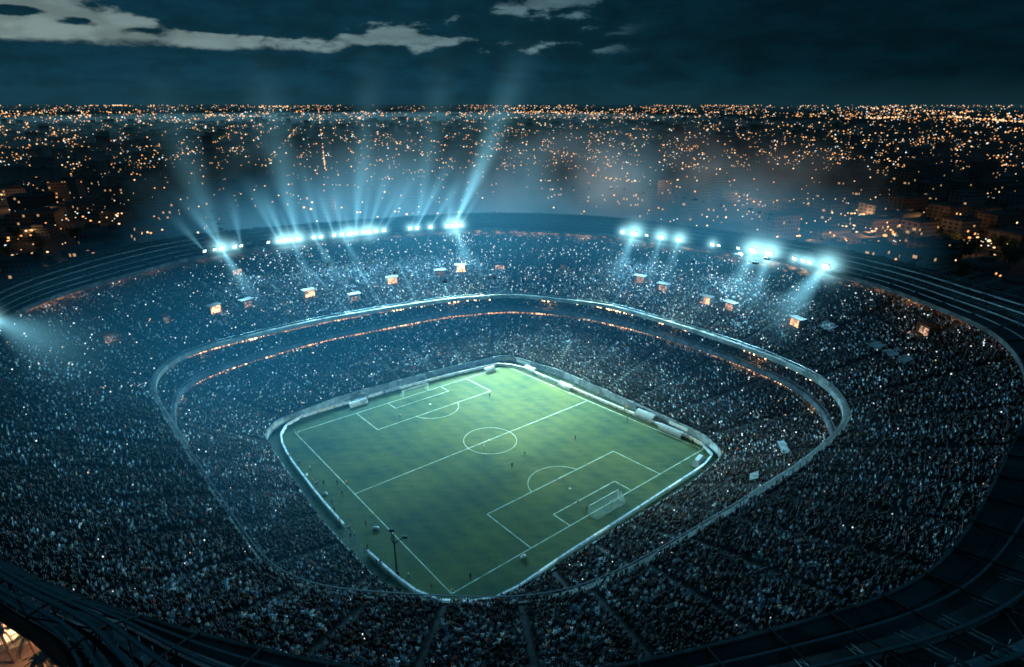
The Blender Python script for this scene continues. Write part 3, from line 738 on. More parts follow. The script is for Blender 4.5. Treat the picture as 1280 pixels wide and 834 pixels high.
# advertising boards: separate boards along the loop
def board_mat(name, cols):
    m = bpy.data.materials.new(name); nt, N, L = nodes(m)
    out = N.new('ShaderNodeOutputMaterial'); b = N.new('ShaderNodeBsdfPrincipled'); geo = N.new('ShaderNodeNewGeometry')
    nz = N.new('ShaderNodeTexNoise'); nz.inputs['Scale'].default_value = 1.1; nz.inputs['Detail'].default_value = 5; nz.inputs['Roughness'].default_value = .8; L.new(geo.outputs['Position'], nz.inputs['Vector'])
    r = N.new('ShaderNodeValToRGB'); e = r.color_ramp.elements; e[0].position = .42; e[1].position = .5; e[0].color = (*cols[0],1); e[1].color = (*cols[1],1); L.new(nz.outputs['Fac'], r.inputs['Fac'])
    L.new(r.outputs['Color'], b.inputs['Base Color']); L.new(r.outputs['Color'], b.inputs['Emission Color']); b.inputs['Emission Strength'].default_value = .10
    L.new(b.outputs['BSDF'], out.inputs['Surface']); m.cycles.emission_sampling = 'NONE'; return m
BM = [board_mat('board_pale', [(.32,.40,.42),(.62,.70,.70)]), board_mat('board_blue', [(.06,.14,.22),(.30,.42,.48)]), board_mat('board_cream', [(.45,.44,.36),(.65,.64,.52)])]
segs = []; t = 0
per = [Vector(pt(BRD, t, 0)) for t in TH]
ln = np.cumsum([0]+[(per[(i+1)%NT]-per[i]).length for i in range(NT)]); TOT = ln[-1]; nb = 62
side = lambda px, py: ('upper left' if px < 632 and py < 548 else 'upper right' if px >= 632 and py < 572 else 'lower left' if px < 580 else 'lower right')
for i in range(nb):
    t0, t1 = [float(np.interp(TOT*(i+d)/nb, ln, np.r_[TH, 2*np.pi])) for d in (.015,.985)]
    a, b = Vector(pt(BRD, t0, 0)), Vector(pt(BRD, t1, 0)); c = (a+b)/2; ang = math.atan2((b-a).y, (b-a).x); w = (b-a).length
    px, py, _ = pr(c.x, c.y, .5)
    k = random.choice([0,0,0,2,1]) if py < 560 else random.choice([0,1,1,1])
    if py > 560 and random.random() < .10: continue
    o = empty('advertising_board', (c.x, c.y, .04), ang)
    tag(o, '%s advertising board in the line along the %s edge of the pitch' % (['pale grey','dark blue','cream'][k], side(px, py)), 'board', 'advertising boards around the pitch')
    mb = MB(); n = 1
    mb.box((0,0,.62),(w,.12,.95)); mb.box((0,-.16,1.13),(w,.5,.05)); mb.build('panel', BM[k], o)
    mb = MB()
    for s in (-.42,0,.42): mb.box((w*s,.25,.45),(.08,.55,.08)); mb.box((w*s,.1,.3),(.08,.08,.6))
    mb.build('bracket', M['steel_dark'], o)
# dugouts and tents on the far right touchline
def canopy(px, py, w, d, h, label, m, rz_):
    p = un(px, py, .1); w *= .8; d *= .62; h *= .75; o = empty('dugout', (p[0], p[1], .03), rz_); tag(o, label, 'dugout', 'dugouts and tents behind the right touchline')
    mb = MB(); n = 8
    for i in range(n):
        a0, a1 = math.pi/2*i/n, math.pi/2*(i+1)/n
        q = lambda a: (d/2-d*math.sin(a)*.98, h*.45+h*.55*math.cos(a))
        (y0,z0),(y1,z1) = q(a0), q(a1); mb.quad((-w/2,-y0,z0),(w/2,-y0,z0),(w/2,-y1,z1),(-w/2,-y1,z1))
    mb.box((0,d/2,h*.22),(w,.1,h*.44)); mb.build('canopy', m, o)
    mb = MB()
    for x in np.linspace(-w/2,w/2,5): mb.bar((x,-d/2,0),(x,-d/2,h),.06,n=6); mb.bar((x,d/2,0),(x,d/2,h*.45),.06,n=6)
    mb.build('frame', M['steel'], o)
    mb = MB()
    for i in range(int(w)): mb.box((-w/2+.5+i,.3,.45),(.5,.5,.1)); mb.box((-w/2+.5+i,.55,.8),(.5,.08,.7))
    mb.build('seat_row', M['navy_cloth'], o)
rt = math.atan2(QT[1]-QR[1], QT[0]-QR[0])
canopy(662,464,7,3,2.6,'white topped dugout closest to the top corner of the pitch', M['tent'], rt)
canopy(806,523,9,4,3.2,'wide white dugout halfway along the right touchline', M['tent'], rt)
canopy(838,541,11,2.6,2.4,'long cream dugout below the wide white one', M['tent'], rt)
canopy(706,484,8,2.6,2.2,'small grey dugout between the top corner and the wide white one', M['concrete_light'], rt)
lt = math.atan2(QT[1]-QL[1], QT[0]-QL[0])
canopy(612,464,6,2.4,2.4,'small white dugout left of the top corner of the pitch', M['tent'], lt+math.pi)
canopy(448,506,9,2.4,2.2,'low grey dugout behind the far goal line', M['concrete_light'], lt+math.pi)
# tents at the right corner
p = un(873,577,.1); o = empty('tent', (p[0],p[1],.03), .9); tag(o, 'white sheet covered kit pile at the right corner of the pitch', 'tent')
mb = MB(); mb.box((0,0,.8),(7,2.2,1.6),taper=.55); mb.build('canopy', M['tent'], o)
mb = MB()
for sx in (-1,1):
    for sy in (-1,1): mb.box((sx*3.3,sy*1.0,.1),(.3,.3,.2))
mb.build('weight', M['steel_dark'], o)
# mast at the near left of the pitch
p = un(496,716,.05); o = empty('lamp_mast', (p[0],p[1],.03)); tag(o, 'tall dark mast with forked arms beside the left touchline', 'mast')
mb = MB(); mb.bar((0,0,0),(0,0,11.5),.26,.16,n=8); mb.bar((0,0,0),(0,0,.5),.6,.5,n=8); mb.build('pole', M['black'], o)
for d, zt in ((1,10.6),(-1,12.6)):
    mb = MB(); mb.bar((0,0,8.6),(1.0*d if d>0 else -.5,0,9.6),.14,n=6); mb.bar((1.0*d if d>0 else -.5,0,9.6),(2.6*d if d>0 else -.3,0,zt),.12,n=6); mb.build('arm', M['black'], o)
    mb = MB(); mb.box((2.6*d if d>0 else -.3,0,zt),(1.2,.4,.7)); mb.build('lamp_head', M['black'], o)
# broadcast cameras, kit bags along the left track
for i, (px, py, l) in enumerate(((374,583,'upper end'),(396,610,'middle'),(437,665,'lower end'))):
    p = un(px, py, .05); o = empty('broadcast_camera', (p[0],p[1],.03), .6*i); tag(o, 'black camera on tripod at the %s of the left track' % l, 'camera', 'cameras on the left track')
    mb = MB()
    for k in range(3): mb.bar((.7*math.cos(k*2.1),.7*math.sin(k*2.1),0),(0,0,1.5),.05,n=5)
    mb.build('tripod', M['black'], o); mb = MB(); mb.box((0,0,1.7),(.9,.4,.45)); mb.bar((.45,0,1.7),(.85,0,1.7),.14,n=8); mb.build('camera_body', M['black'], o)
for i, (px, py, l, m) in enumerate(((470,661,'white kit bag on the grass strip left of the mast','white_cloth'),(654,697,'white ball bag behind the near goal line','white_cloth'),(383,595,'white kit crate on the track near the left corner','tent'),(407,618,'pale kit crate beside the left boards','tent'))):
    p = un(px, py, .05); o = empty('kit_bag', (p[0],p[1],.05), i*.8); tag(o, l, 'bag', 'kit bags around the pitch')
    mb = MB(); mb.ball((0,0,.35),.9,10,6,(1,.5,.42)); mb.build('bag_body', M[m], o, True); mb = MB(); mb.bar((-.4,0,.7),(0,0,.95),.04,n=5); mb.bar((0,0,.95),(.4,0,.7),.04,n=5); mb.build('handle', M['black'], o)
# banners hung over the crowd
for px, py, w, h, l, tier in ((1035,413,6,4,'upper right stand, largest of the pale ones near the shadowed exit','u'),(1096,437,5,3.5,'upper right stand, second in a descending trio','u'),(1113,448,5,2.5,'upper right stand, low and narrow in the descending trio','u'),(1130,455,4,3.5,'upper right stand, last in the descending trio','u'),
        (140,427,5,3.5,'upper left stand, nearest the left roof','u'),(205,402,5,3.2,'upper left stand, farther from the roof','u'),(976,565,7,2.2,'lower right stand above the bright parapet','l'),(940,602,3.5,2.4,'lower right stand near the pitch corner','l')):
    t, f = find_on_tier(px, py, tier); c = surf(tier, t, f, 1.7); o = empty('banner', c, t+math.pi/2)
    tag(o, 'pale banner, ' + l, 'banner', 'pale banners held over the crowd')
    mb = MB(); nx, ny = 10, 6
    g0 = lambda i, j: (w*(i/nx-.5), -h*(j/ny-.5)*.9, .42*h*(j/ny-.5) + .25*math.sin(i*1.3+j*.7+px))
    for i in range(nx):
        for j in range(ny): mb.quad(g0(i,j), g0(i,j+1), g0(i+1,j+1), g0(i+1,j))
    mb.build('cloth', M['flag_white'], o, True)
    mb = MB(); 
    for s in (-1,1): mb.bar((s*w/2,0,-1.2),(s*w/2,0,.4),.05,n=5)
    mb.build('pole', M['steel'], o)

# ------------------------------------------------------------------ floodlights
FL = [(266,316,0),(274,315,0),(282,315,0),(292,314,2),(300,313,0),(308,312,1),(316,311,0),(325,311,1),(352,308,0),(362,306,1),(369,305,2),(377,304,1),(385,303,2),(394,302,1),(403,301,1),(411,300,1),(420,299,1),(428,299,1),(437,298,1),(446,297,2),(455,297,1),(463,296,1),(471,296,2),(479,295,1),(488,294,1),(497,293,0),(518,291,1),(526,290,1),(534,290,1),(542,289,1),(562,288,1),(570,287,3),(578,287,1),
      (772,294,1),(785,296,3),(800,298,0),(818,300,2),(840,303,2),(879,309,1),(887,310,0),(895,311,1),(912,313,0),(925,317,3),(934,318,0),(946,320,3),(983,325,1),(990,326,1),(997,327,1),(1005,329,1),(1030,333,3),(7,398,1)]
def flood_meshes():
    b = MB(); b.box((0,0,0),(2.6,.5,1.9)); b.box((0,.3,0),(2.2,.25,1.5)); B = b.mesh('housing', M['steel_dark'])
    l = MB()
    for i in range(3):
        for j in range(2): l.box((-.82+.82*i, -.30, -.42+.84*j), (.50,.10,.50))
    k = MB(); k.bar((-1.0,.1,-.9),(-1.0,.9,-2.0),.09); k.bar((1.0,.1,-.9),(1.0,.9,-2.0),.09); k.bar((-1.0,.9,-2.0),(1.0,.9,-2.0),.09)
    return B, [l.mesh('lens_array', M['flood']), l.mesh('lens_array', M['flood_dim'])], k.mesh('bracket', M['steel'])
fB, fL, fK = flood_meshes()
FP = []
for i, (px, py, s) in enumerate([q for j, q in enumerate(FL) if not (q[2] <= 1 and j % 3 == 1)]):
    t = theta(px, py, 46.2); P = Vector(pt(RIN, t, 46.2, .2)); FP.append((P, t, s, px))
    o = empty('floodlight', P, t - math.pi/2)
    grp = 'left' if px < 640 else 'right'
    where = ('alone at the far left end of the roof ring' if px < 50 else 'in the first cluster on the upper left roof edge' if px < 340 else 'in the long row along the upper left roof edge' if px < 505 else 'in the cluster before the brightest lamp of the left row' if px < 550 else 'at the right end of the left row'
        if px < 640 else 'in the first cluster right of the dark roof gap' if px < 850 else 'in the middle cluster of the right row' if px < 960 else 'in the last cluster of the right row')
    tag(o, '%s stadium floodlight %s' % (['dim','bright','very bright','blazing'][s], where), 'floodlight', 'floodlights on the roof edge')
    for nm, me_ in (('housing', fB), ('lens_array', fL[0 if s else 1]), ('bracket', fK)):
        c = link(nm, me_, o); c.rotation_euler = (R(28), 0, 0) if nm != 'bracket' else (0,0,0)
        if nm != 'bracket' and s == 3: c.scale = (1.25,1.25,1.25)
        if s < 2: c.scale = (.62,.8,.85)
def spot(loc, tgt, energy, ang, col, blend_=.6, r=1.0):
    ld = bpy.data.lights.new('flood_and_fill_spot', 'SPOT'); ld.energy = energy; ld.spot_size = R(ang); ld.spot_blend = blend_; ld.color = col; ld.shadow_soft_size = r
    o = bpy.data.objects.new('flood_and_fill_spot', ld); COL.objects.link(o); o.location = loc
    o.rotation_euler = (Vector(tgt)-Vector(loc)).to_track_quat('-Z', 'Y').to_euler()
COOL = (.34,.78,1.0)
def near_flood(px): return min(FP, key=lambda f: abs(f[3]-px))
for px, tg, e in ((292,(-40,150,0),.6),(377,(-30,170,0),1),(437,(-15,185,0),1.1),(479,(-5,190,0),1.1),(534,(0,200,0),1.2),(570,(0,190,0),1.6),(785,(0,190,0),1.2),(818,(0,180,0),.7),(925,(10,170,0),1.0),(946,(0,165,0),.8),(1030,(20,150,0),.7)):
    P, t, s, _ = near_flood(px); P2 = P + Vector((-4*math.cos(t), -4*math.sin(t), 1.0))
    spot(P2, (tg[0]*.5+4, tg[1]*.5+116, 0), 8.6e5*e, 35, (.66,.95,.72), 1.0)
    if e > .75: spot(P2, (tg[0], tg[1]-5, 0), 0.6e5*e, 50, (.26,.85,.72), 1.0)              # added teal fill onto the pitch
    dn = Vector((P.x, P.y, 0)).lerp(Vector((CX, CY, 0)), .34)
    spot(P2, (dn.x, dn.y, 22), 2.5e5*e, 112, COOL, .9)
    if e > .95: spot(P2, (-P.x*.6, 70, 25), 1.35e5*e, 84, (.07,.48,.86), 1.0)   # wide blue fill added at the lamps for the near stands        # spill over the stand beneath
P, t, s, _ = near_flood(7); spot(P, (-100,150,20), 3e4, 70, COOL)

# ------------------------------------------------------------------ haze, halos, beams
def halo_mat(name, col, strength, power=3.0):  # lamp bloom and lit air painted as volume emission fading outwards
    m = bpy.data.materials.new(name); nt, N, L = nodes(m); out = N.new('ShaderNodeOutputMaterial'); e = N.new('ShaderNodeEmission')
    tc = N.new('ShaderNodeTexCoord'); ln_ = N.new('ShaderNodeVectorMath'); ln_.operation = 'LENGTH'; L.new(tc.outputs['Object'], ln_.inputs[0])
    d = math_node(N, L, 'SUBTRACT', 1.0, ln_.outputs['Value'], True); d = math_node(N, L, 'POWER', d, power)
    L.new(math_node(N, L, 'MULTIPLY', d, strength), e.inputs['Strength']); e.inputs['Color'].default_value = (*col, 1)
    L.new(e.outputs[0], out.inputs['Volume']); m.cycles.emission_sampling = 'NONE'; return m
hm = MB(); hm.ball((0,0,0), 1.0, 16, 10); HALO = {}
for s, (rr, st) in {1:(9,.60), 2:(13,.70), 3:(17,.62)}.items():
    me_ = hm.mesh('halo', halo_mat('lamp_halo', (.36,.80,.90), st, 7.0)); HALO[s] = (me_, rr)
for i, (P, t, s, px) in enumerate(FP):
    if s < 1: continue
    me_, rr = HALO[s]; o = link('emissive_halo', me_, None, P); o.scale = (rr,rr,rr)
    tag(o, 'soft blue painted glow around a %s floodlight %s' % (['','bright','very bright','blazing'][s], 'on the left roof edge' if px < 640 else 'on the right roof edge'), 'glow', 'painted glow around the floodlights', 'stuff')
def beam_mat(name, col, strength):  # self-glowing cone stands in for floodlight scattered along its path
    m = bpy.data.materials.new(name); nt, N, L = nodes(m); out = N.new('ShaderNodeOutputMaterial'); e = N.new('ShaderNodeEmission')
    tc = N.new('ShaderNodeTexCoord'); sp = N.new('ShaderNodeSeparateXYZ'); L.new(tc.outputs['Object'], sp.inputs[0])
    z = sp.outputs[2]                                         # 0 at the lamp, 1 at the far end
    rr = math_node(N, L, 'SQRT', math_node(N, L, 'ADD', math_node(N, L, 'POWER', sp.outputs[0], 2.0), math_node(N, L, 'POWER', sp.outputs[1], 2.0)))
    w = math_node(N, L, 'MULTIPLY_ADD', z, .95); w.node.inputs[2].default_value = .05
    q = math_node(N, L, 'DIVIDE', rr, w); q = math_node(N, L, 'SUBTRACT', 1.0, q, True); q = math_node(N, L, 'POWER', q, 1.3)
    fall = math_node(N, L, 'POWER', math_node(N, L, 'SUBTRACT', 1.0, z, True), 1.6)
    dil = math_node(N, L, 'DIVIDE', .05, w)
    s = math_node(N, L, 'MULTIPLY', math_node(N, L, 'MULTIPLY', q, fall), math_node(N, L, 'MULTIPLY', dil, strength))
    L.new(s, e.inputs['Strength']); e.inputs['Color'].default_value = (*col, 1)
    L.new(e.outputs[0], out.inputs['Volume']); m.cycles.emission_sampling = 'NONE'; return m
cn = MB(); n = 14
for k in range(n):
    a0, a1 = 2*math.pi*k/n, 2*math.pi*(k+1)/n
    cn.quad((.05*math.cos(a0),.05*math.sin(a0),0),(.05*math.cos(a1),.05*math.sin(a1),0),(math.cos(a1),math.sin(a1),1),(math.cos(a0),math.sin(a0),1))
cn.poly([(.05*math.cos(2*math.pi*k/n),.05*math.sin(2*math.pi*k/n),0) for k in range(n)][::-1]); cn.poly([(math.cos(2*math.pi*k/n),math.sin(2*math.pi*k/n),1) for k in range(n)])
BMS = {}
def beam(px, ex, ey, w, st, dfwd=0, label='up'):
    P, t, s, _ = near_flood(px); E = ray(ex, ey, P.y + dfwd); d = E - P
    key = round(st, 4)
    if key not in BMS:
        me_ = cn.mesh('beam', beam_mat('painted_beam', (.24,.70,.90), st*15)); bm = bmesh.new(); bm.from_mesh(me_); bmesh.ops.remove_doubles(bm, verts=bm.verts, dist=1e-5); bmesh.ops.recalc_face_normals(bm, faces=bm.faces); bm.to_mesh(me_); bm.free(); BMS[key] = me_
    w *= 1.25; o = link('painted_beam', BMS[key], None, P); o.rotation_euler = d.to_track_quat('Z', 'Y').to_euler(); o.scale = (w, w, d.length)
    tag(o, 'pale blue painted light shaft %s' % label, 'light beam', 'painted light shafts at the floodlights', 'stuff')
for px, ex, ey, w, st in ((292,222,238,5,.12),(300,262,262,3,.08),(369,318,222,6,.11),(377,345,250,3,.07),(394,345,215,5,.09),(403,372,232,4,.08),(420,392,225,4,.08),(437,415,215,5,.08),(446,425,240,3,.06),(455,448,200,5,.09),(463,465,205,4,.09),(471,492,190,5,.10),(479,512,215,4,.08),(488,520,240,3,.07),(526,560,195,5,.09),(542,585,210,5,.09),(570,632,150,8,.13),(578,612,220,4,.08),(562,568,225,5,.08),(266,208,262,4,.07),(325,285,225,5,.07),(362,300,212,5,.08),(411,372,190,5,.07),(428,398,235,4,.07),(497,540,180,5,.07),(518,540,225,4,.06),(534,580,170,5,.07)):
    beam(px, ex, ey, w, st, 18, 'rising left of the dark roof gap')
for px, ex, ey, w, st in ((385,318,55,18,.016),(455,470,40,14,.018),(534,560,45,14,.018),(570,668,40,15,.030),(300,180,70,18,.010)):
    beam(px, ex, ey, w, st, 60, 'rising high into the sky from the left row')
for px, ex, ey, w, st in ((292,335,400,6,.09),(300,305,370,5,.06),(377,405,385,6,.07),(403,440,375,6,.07),(437,470,370,6,.06),(570,600,370,9,.09),(785,760,370,8,.09),(818,800,380,6,.06),(840,825,375,6,.06),(925,905,390,9,.08),(946,930,400,8,.08),(1030,955,420,10,.11),(7,140,460,14,.028)):
    beam(px, ex, ey, w, st, -28, 'slanting down over the stand')
# drifting haze over the far rim
def smoke_mat(name, col, strength, thr, sc):  # smoke emits its own colour in place of scattered floodlight
    m = bpy.data.materials.new(name); nt, N, L = nodes(m); out = N.new('ShaderNodeOutputMaterial'); e = N.new('ShaderNodeEmission')
    tc = N.new('ShaderNodeTexCoord'); ln_ = N.new('ShaderNodeVectorMath'); ln_.operation = 'LENGTH'; L.new(tc.outputs['Object'], ln_.inputs[0])
    d = math_node(N, L, 'SUBTRACT', 1.0, ln_.outputs['Value'], True); d = math_node(N, L, 'POWER', d, .8)
    geo = N.new('ShaderNodeNewGeometry'); nz = N.new('ShaderNodeTexNoise'); nz.inputs['Scale'].default_value = sc; nz.inputs['Detail'].default_value = 3; L.new(geo.outputs['Position'], nz.inputs['Vector'])
    mr = N.new('ShaderNodeMapRange'); mr.inputs['From Min'].default_value = thr; mr.inputs['From Max'].default_value = thr+.3; L.new(nz.outputs['Fac'], mr.inputs['Value'])
    L.new(math_node(N, L, 'MULTIPLY', math_node(N, L, 'MULTIPLY', d, mr.outputs[0]), strength), e.inputs['Strength']); e.inputs['Color'].default_value = (*col, 1)
    L.new(e.outputs[0], out.inputs['Volume']); m.cycles.emission_sampling = 'NONE'; return m
def haze(name, c, r, m, label):  # haze bodies glow by themselves, their lit look put into emission
    o = link(name, hm.mesh(name, m), None, c); o.scale = r; tag(o, label, 'haze', kind='stuff'); return o
haze('smoke', (-40,420,48), (230,110,58), smoke_mat('smoke_blue', (.10,.24,.32), .0190, .45, .016), 'thin blue grey smoke drifting above the far roof')
haze('smoke', (110,470,42), (190,110,52), smoke_mat('smoke_grey', (.20,.24,.26), .0120, .46, .020), 'faint grey smoke behind the dark roof gap')
haze('haze', (-1100,3900,5), (3300,3600,44), halo_mat('city_haze', (.06,.19,.25), .00040, .7), 'bluish haze lying over the city behind the left half of the roof')
haze('haze', (-30,235,30), (190,110,42), halo_mat('bowl_haze', (.012,.16,.32), .0050, 1.0), 'blue haze hanging over the far half of the bowl')
haze('haze', (-55,292,48), (140,60,34), halo_mat('rim_haze', (.05,.31,.52), .0105, 1.0), 'bright blue haze just beneath the left row of floodlights')
haze('haze', (100,255,46), (85,60,32), halo_mat('rim_haze_right', (.05,.31,.52), .0085, 1.0), 'bright blue haze beneath the right row of floodlights')
haze('haze', (-95,165,24), (120,110,40), halo_mat('bowl_haze_left', (.008,.13,.25), .0066, 1.0), 'dim blue haze over the left stand')
b = MB(); b.box((0,12000,45),(60000,28000,88))
tag(b.build('haze', vmat('night_haze', (.16,.62,.86), .0000016)), 'thin night haze lying over the whole city', 'haze', kind='stuff')

# ------------------------------------------------------------------ city
def hidden_by_stadium(x, y, z):
    s = (CAMH-47)/(CAMH-z)
    if s > 1: return False
    X, Y = x*s, y*s; t = math.atan2(Y-CY, X-CX)
    return math.hypot(X-CX, Y-CY) < rad(ROUT, t) + 1
def in_view(x, y, z, m=0):
    if y < 60: return False
    px, py, d = pr(x, y, z); return -m < px < 1280+m and -20 < py < 834
ang = R(17); ca, sa = math.cos(ang), math.sin(ang)
blds = []
G = 46
for i in range(-60, 61):
    for j in range(-60, 61):
        x0, y0 = i*G+random.uniform(-7,7), j*G+random.uniform(-7,7)
        x, y = x0*ca-y0*sa, x0*sa+y0*ca+900
        if math.hypot(x-CX, y-CY) < 262 or random.random() < .12: continue
        hgt = random.choice([7,9,12,12,15,18,22]) * random.uniform(.8,1.3)
        if random.random() < .035: hgt = random.uniform(28,40)
        if y < 620: hgt = min(hgt, 20)
        if not in_view(x, y, hgt*.7) or hidden_by_stadium(x, y, hgt*.8): continue
        w, d_ = random.uniform(16,34), random.uniform(14,28)
        if hgt > 30: w, d_ = random.uniform(15,24), random.uniform(14,20)
        blds.append((math.hypot(x, y), x, y, w, d_, hgt))
blds.sort(); near = blds[:290]; farb = blds[290:]
print('buildings', len(near), len(farb), near[-1][0])
wn = ['cw1','cw2','cw3']
for i, (D, x, y, w, d_, h) in enumerate(near):
    o = empty('building', (x, y, -.3), ang); k = random.choice([0,0,1,2])
    px, py, _ = pr(x, y, h)
    kind = 'tower' if h > 30 else 'block' if h > 14 else 'low building'
    where = 'far left' if px < 250 else 'left' if px < 520 else 'middle' if px < 780 else 'right' if px < 1040 else 'far right'
    band = 'first rows' if D < 620 else 'second belt' if D < 850 else 'rear belt'
    tag(o, '%s %s with few lit windows, %s beyond the %s roof edge' % (['grey','brownish','dark'][k], kind, band, where), 'building', 'buildings in the dark city beyond the stadium')
    mb = MB(); mb.box((0,0,h/2),(w,d_,h)); mb.build('wall', M[wn[k]], o)
    mb = MB(); mb.box((0,0,h+.25),(w+.8,d_+.8,.5)); mb.box((0,0,h+.9),(w-1,d_-1,.8),taper=.93)
    mb.box((w*.2,0,h+2.2),(w*.25,d_*.3,2.4)); rf = mb.build('roof', M['city_roof'], o)
    for q in range(random.choice([0,1,1,2,3])):
        mb = MB(); xx = random.uniform(-.4,.4)*w; zz = random.uniform(.2,.9)*h; s = random.uniform(.6,1.1)
        mb.box((xx,-d_/2-.06,zz),(1.6*s,.1,1.4*s)); mb.build('lit_window', random.choice([M['city_o'],M['city_w'],M['city_d']]), o)
mb = MB()
for D, x, y, w, d_, h in farb: mb.box((x,y,h/2-.3),(w,d_,h),ang)
for i in range(5200):                                         # the sprawl towards the horizon
    D = 2300*math.exp(random.random()**1.2*1.5); a = random.uniform(-.78,.78); x, y = D*math.sin(a), D*math.cos(a)
    h = random.choice([4,5,6,8,10]); s = D/2500
    if random.random() < .01: h = random.uniform(20,45)
    mb.box((x,y,h/2),(random.uniform(20,50)*s,random.uniform(20,40)*s,h),ang)
tag(mb.build('distant_buildings', M['far_wall']), 'dark mass of distant houses spreading to the horizon', 'buildings', kind='stuff')
# street lamps: 300 nearest as things
lampL = []
def add_lamp(x, y, s, k): lampL.append((math.hypot(x, y), x, y, s, k))
for px0, py0, px1, py1, n, s in ((735,219,1050,262,34,1.2),(735,219,800,226,10,1.3),(930,250,1090,268,14,1.2),(1000,298,1130,290,12,1.6),(1120,282,1275,276,18,1.5),(1170,300,1275,296,9,1.2),(20,300,45,285,6,1.0),(60,262,70,235,5,1.4),(195,275,215,215,9,1.2),(150,300,205,288,6,.9),(815,255,830,262,4,1.2),(380,268,392,240,6,1.2),(700,222,760,232,8,1.0)):
    a, b = un(px0, py0, 8), un(px1, py1, 8)
    for i in range(n):
        f = (i+random.uniform(.1,.9))/n; x, y = a*(1-f)+b*f; add_lamp(x+random.uniform(-5,5), y+random.uniform(-12,12), s*random.uniform(.5,1.3), random.choice('ooow'))
tries = 0
while len(lampL) < 1100 and tries < 40000:
    tries += 1
    px, py = random.uniform(0,1280), 150+ (random.random()**.8)*160
    x, y = un(px, py, 8)
    clump = math.sin(x*.011+1)*math.sin(y*.006+x*.004)+.3*math.sin(x*.05)
    if random.random() > .42+.5*clump: continue
    if hidden_by_stadium(x, y, 9) or math.hypot(x-CX,y-CY) < 215: continue
    for _ in range(random.choice([1,1,1,2,3])): add_lamp(x+random.gauss(0,9), y+random.gauss(0,18), random.choice([.4,.5,.7,1.0]), random.choice('owwwc'))
lampL = [l for l in lampL if in_view(l[1], l[2], 8) and not hidden_by_stadium(l[1], l[2], 9) and not any(abs((l[1]-b[1])*ca+(l[2]-b[2])*sa) < b[3]/2 and abs(-(l[1]-b[1])*sa+(l[2]-b[2])*ca) < b[4]/2 for b in near)]
lampL.sort(); print('lamps', len(lampL))
pole = MB(); pole.bar((0,0,0),(0,0,8.0),.14,.09,n=6); pole.bar((0,0,8.0),(0,-1.2,8.5),.08,n=5); pole_me = pole.mesh('pole', M['steel_dark'])
heads = {}
for k, m in (('o','city_o'),('w','city_w'),('c','city_c')):
    h_ = MB(); h_.ball((0,-1.3,8.5), 1.0, 10, 6, (1,1,.7)); heads[k] = h_.mesh('lamp_head', M[m])
cname = dict(o='orange', w='warm white', c='cool white')
LP = lampL[:300]
for i, (D, x, y, s, k) in enumerate(LP):
    o = empty('street_lamp', (x, y, -.3), random.uniform(-.8,.8)); px, py, _ = pr(x, y, 8)
    where = 'far left' if px < 250 else 'left' if px < 520 else 'middle' if px < 780 else 'right' if px < 1040 else 'far right'
    tag(o, '%s street lamp %s in the city beyond the %s roof edge' % (cname[k], 'glowing strongly' if s > 1 else 'shining faintly' if s < .6 else 'lit', where), 'street lamp', 'lit street lamps in the near city')
    link('pole', pole_me, o); hd = link('lamp_head', heads[k], o); q = max(.45, s*.95)*D/640
    hd.scale = (q, q, q); hd.location = (0, 1.3*(q-1), 8.5*(1-q))
    if s > .9 and i % 5 == 0: point((x, y-1.5, 9.5), 3500*s, (1,.45,.17), .5, 'street_lamp_light')
# all other lights of the city: one object
mb = MB()
def far_light(x, y, z, r, k):
    mb.cur = k; i = len(mb.v)
    mb.v += [(x+r,y,z),(x,y+r,z),(x-r,y,z),(x,y-r,z),(x,y,z+r*.8),(x,y,z-r*.8)]
    for a, b in ((0,1),(1,2),(2,3),(3,0)): mb.f.append((i+a,i+b,i+4)); mb.f.append((i+b,i+a,i+5)); mb.mi += [k,k]
for D, x, y, s, k in lampL[300:]: far_light(x, y, 8, D*.0010*s, dict(o=0,w=1,c=2)[k])
for i in range(11500):
    py = 131.7 + 85*random.random()**1.55; px = random.uniform(-10,1290); x, y = un(px, py, 8); D = math.hypot(x, y)
    gs = 90 if D < 3000 else 260; uu, vv = x*ca+y*sa, -x*sa+y*ca
    if random.random() < .75:
        if random.random() < .5: uu = round(uu/gs)*gs
        else: vv = round(vv/gs)*gs
        x, y = uu*ca-vv*sa, uu*sa+vv*ca
    if py < 140 and random.random() < .45+.5*math.sin(px*.017+1.2)*math.sin(px*.043): continue
    dens = .62+.5*math.sin(px*.012+py*.3)*math.sin(px*.031+2+py*.1) + (.3 if 560 < px else .0)
    if random.random() > dens: continue
    far_light(x, y, random.uniform(9,20), D*random.choice([.0005,.0005,.0006,.0008,.0010,.0013])*(1 if py > 138 else .75), random.choice([0,0,0,1,1,2,3,3,3]))
for px0, py0, px1, py1, n, r in ((640,140,760,141,45,.0011),(640,139,700,139,16,.0010),(920,153,1130,146,130,.0012),(1150,142,1280,152,100,.0013),(860,155,935,163,60,.0017),(250,143,340,146,60,.0010),(140,131,160,131,14,.0014),(300,133,360,133,30,.0010),(800,138,940,140,40,.0009),(1080,134,1130,137,24,.0011),(720,136,900,137,30,.0008),(110,130,120,131,6,.0009),(420,174,450,176,14,.0013),(500,187,522,190,14,.0016),(1155,138,1220,139,30,.0010)):
    for i in range(n):
        px, py = px0+(px1-px0)*random.random(), 0; f = (px-px0)/(px1-px0); py = py0+(py1-py0)*f + random.gauss(0,.5)
        x, y = un(px, max(131.6, py)+random.random()*.8, 8); D = math.hypot(x, y); far_light(x, y, 8, D*r*random.uniform(.5,1.1), random.choice([0,1,1,1]))
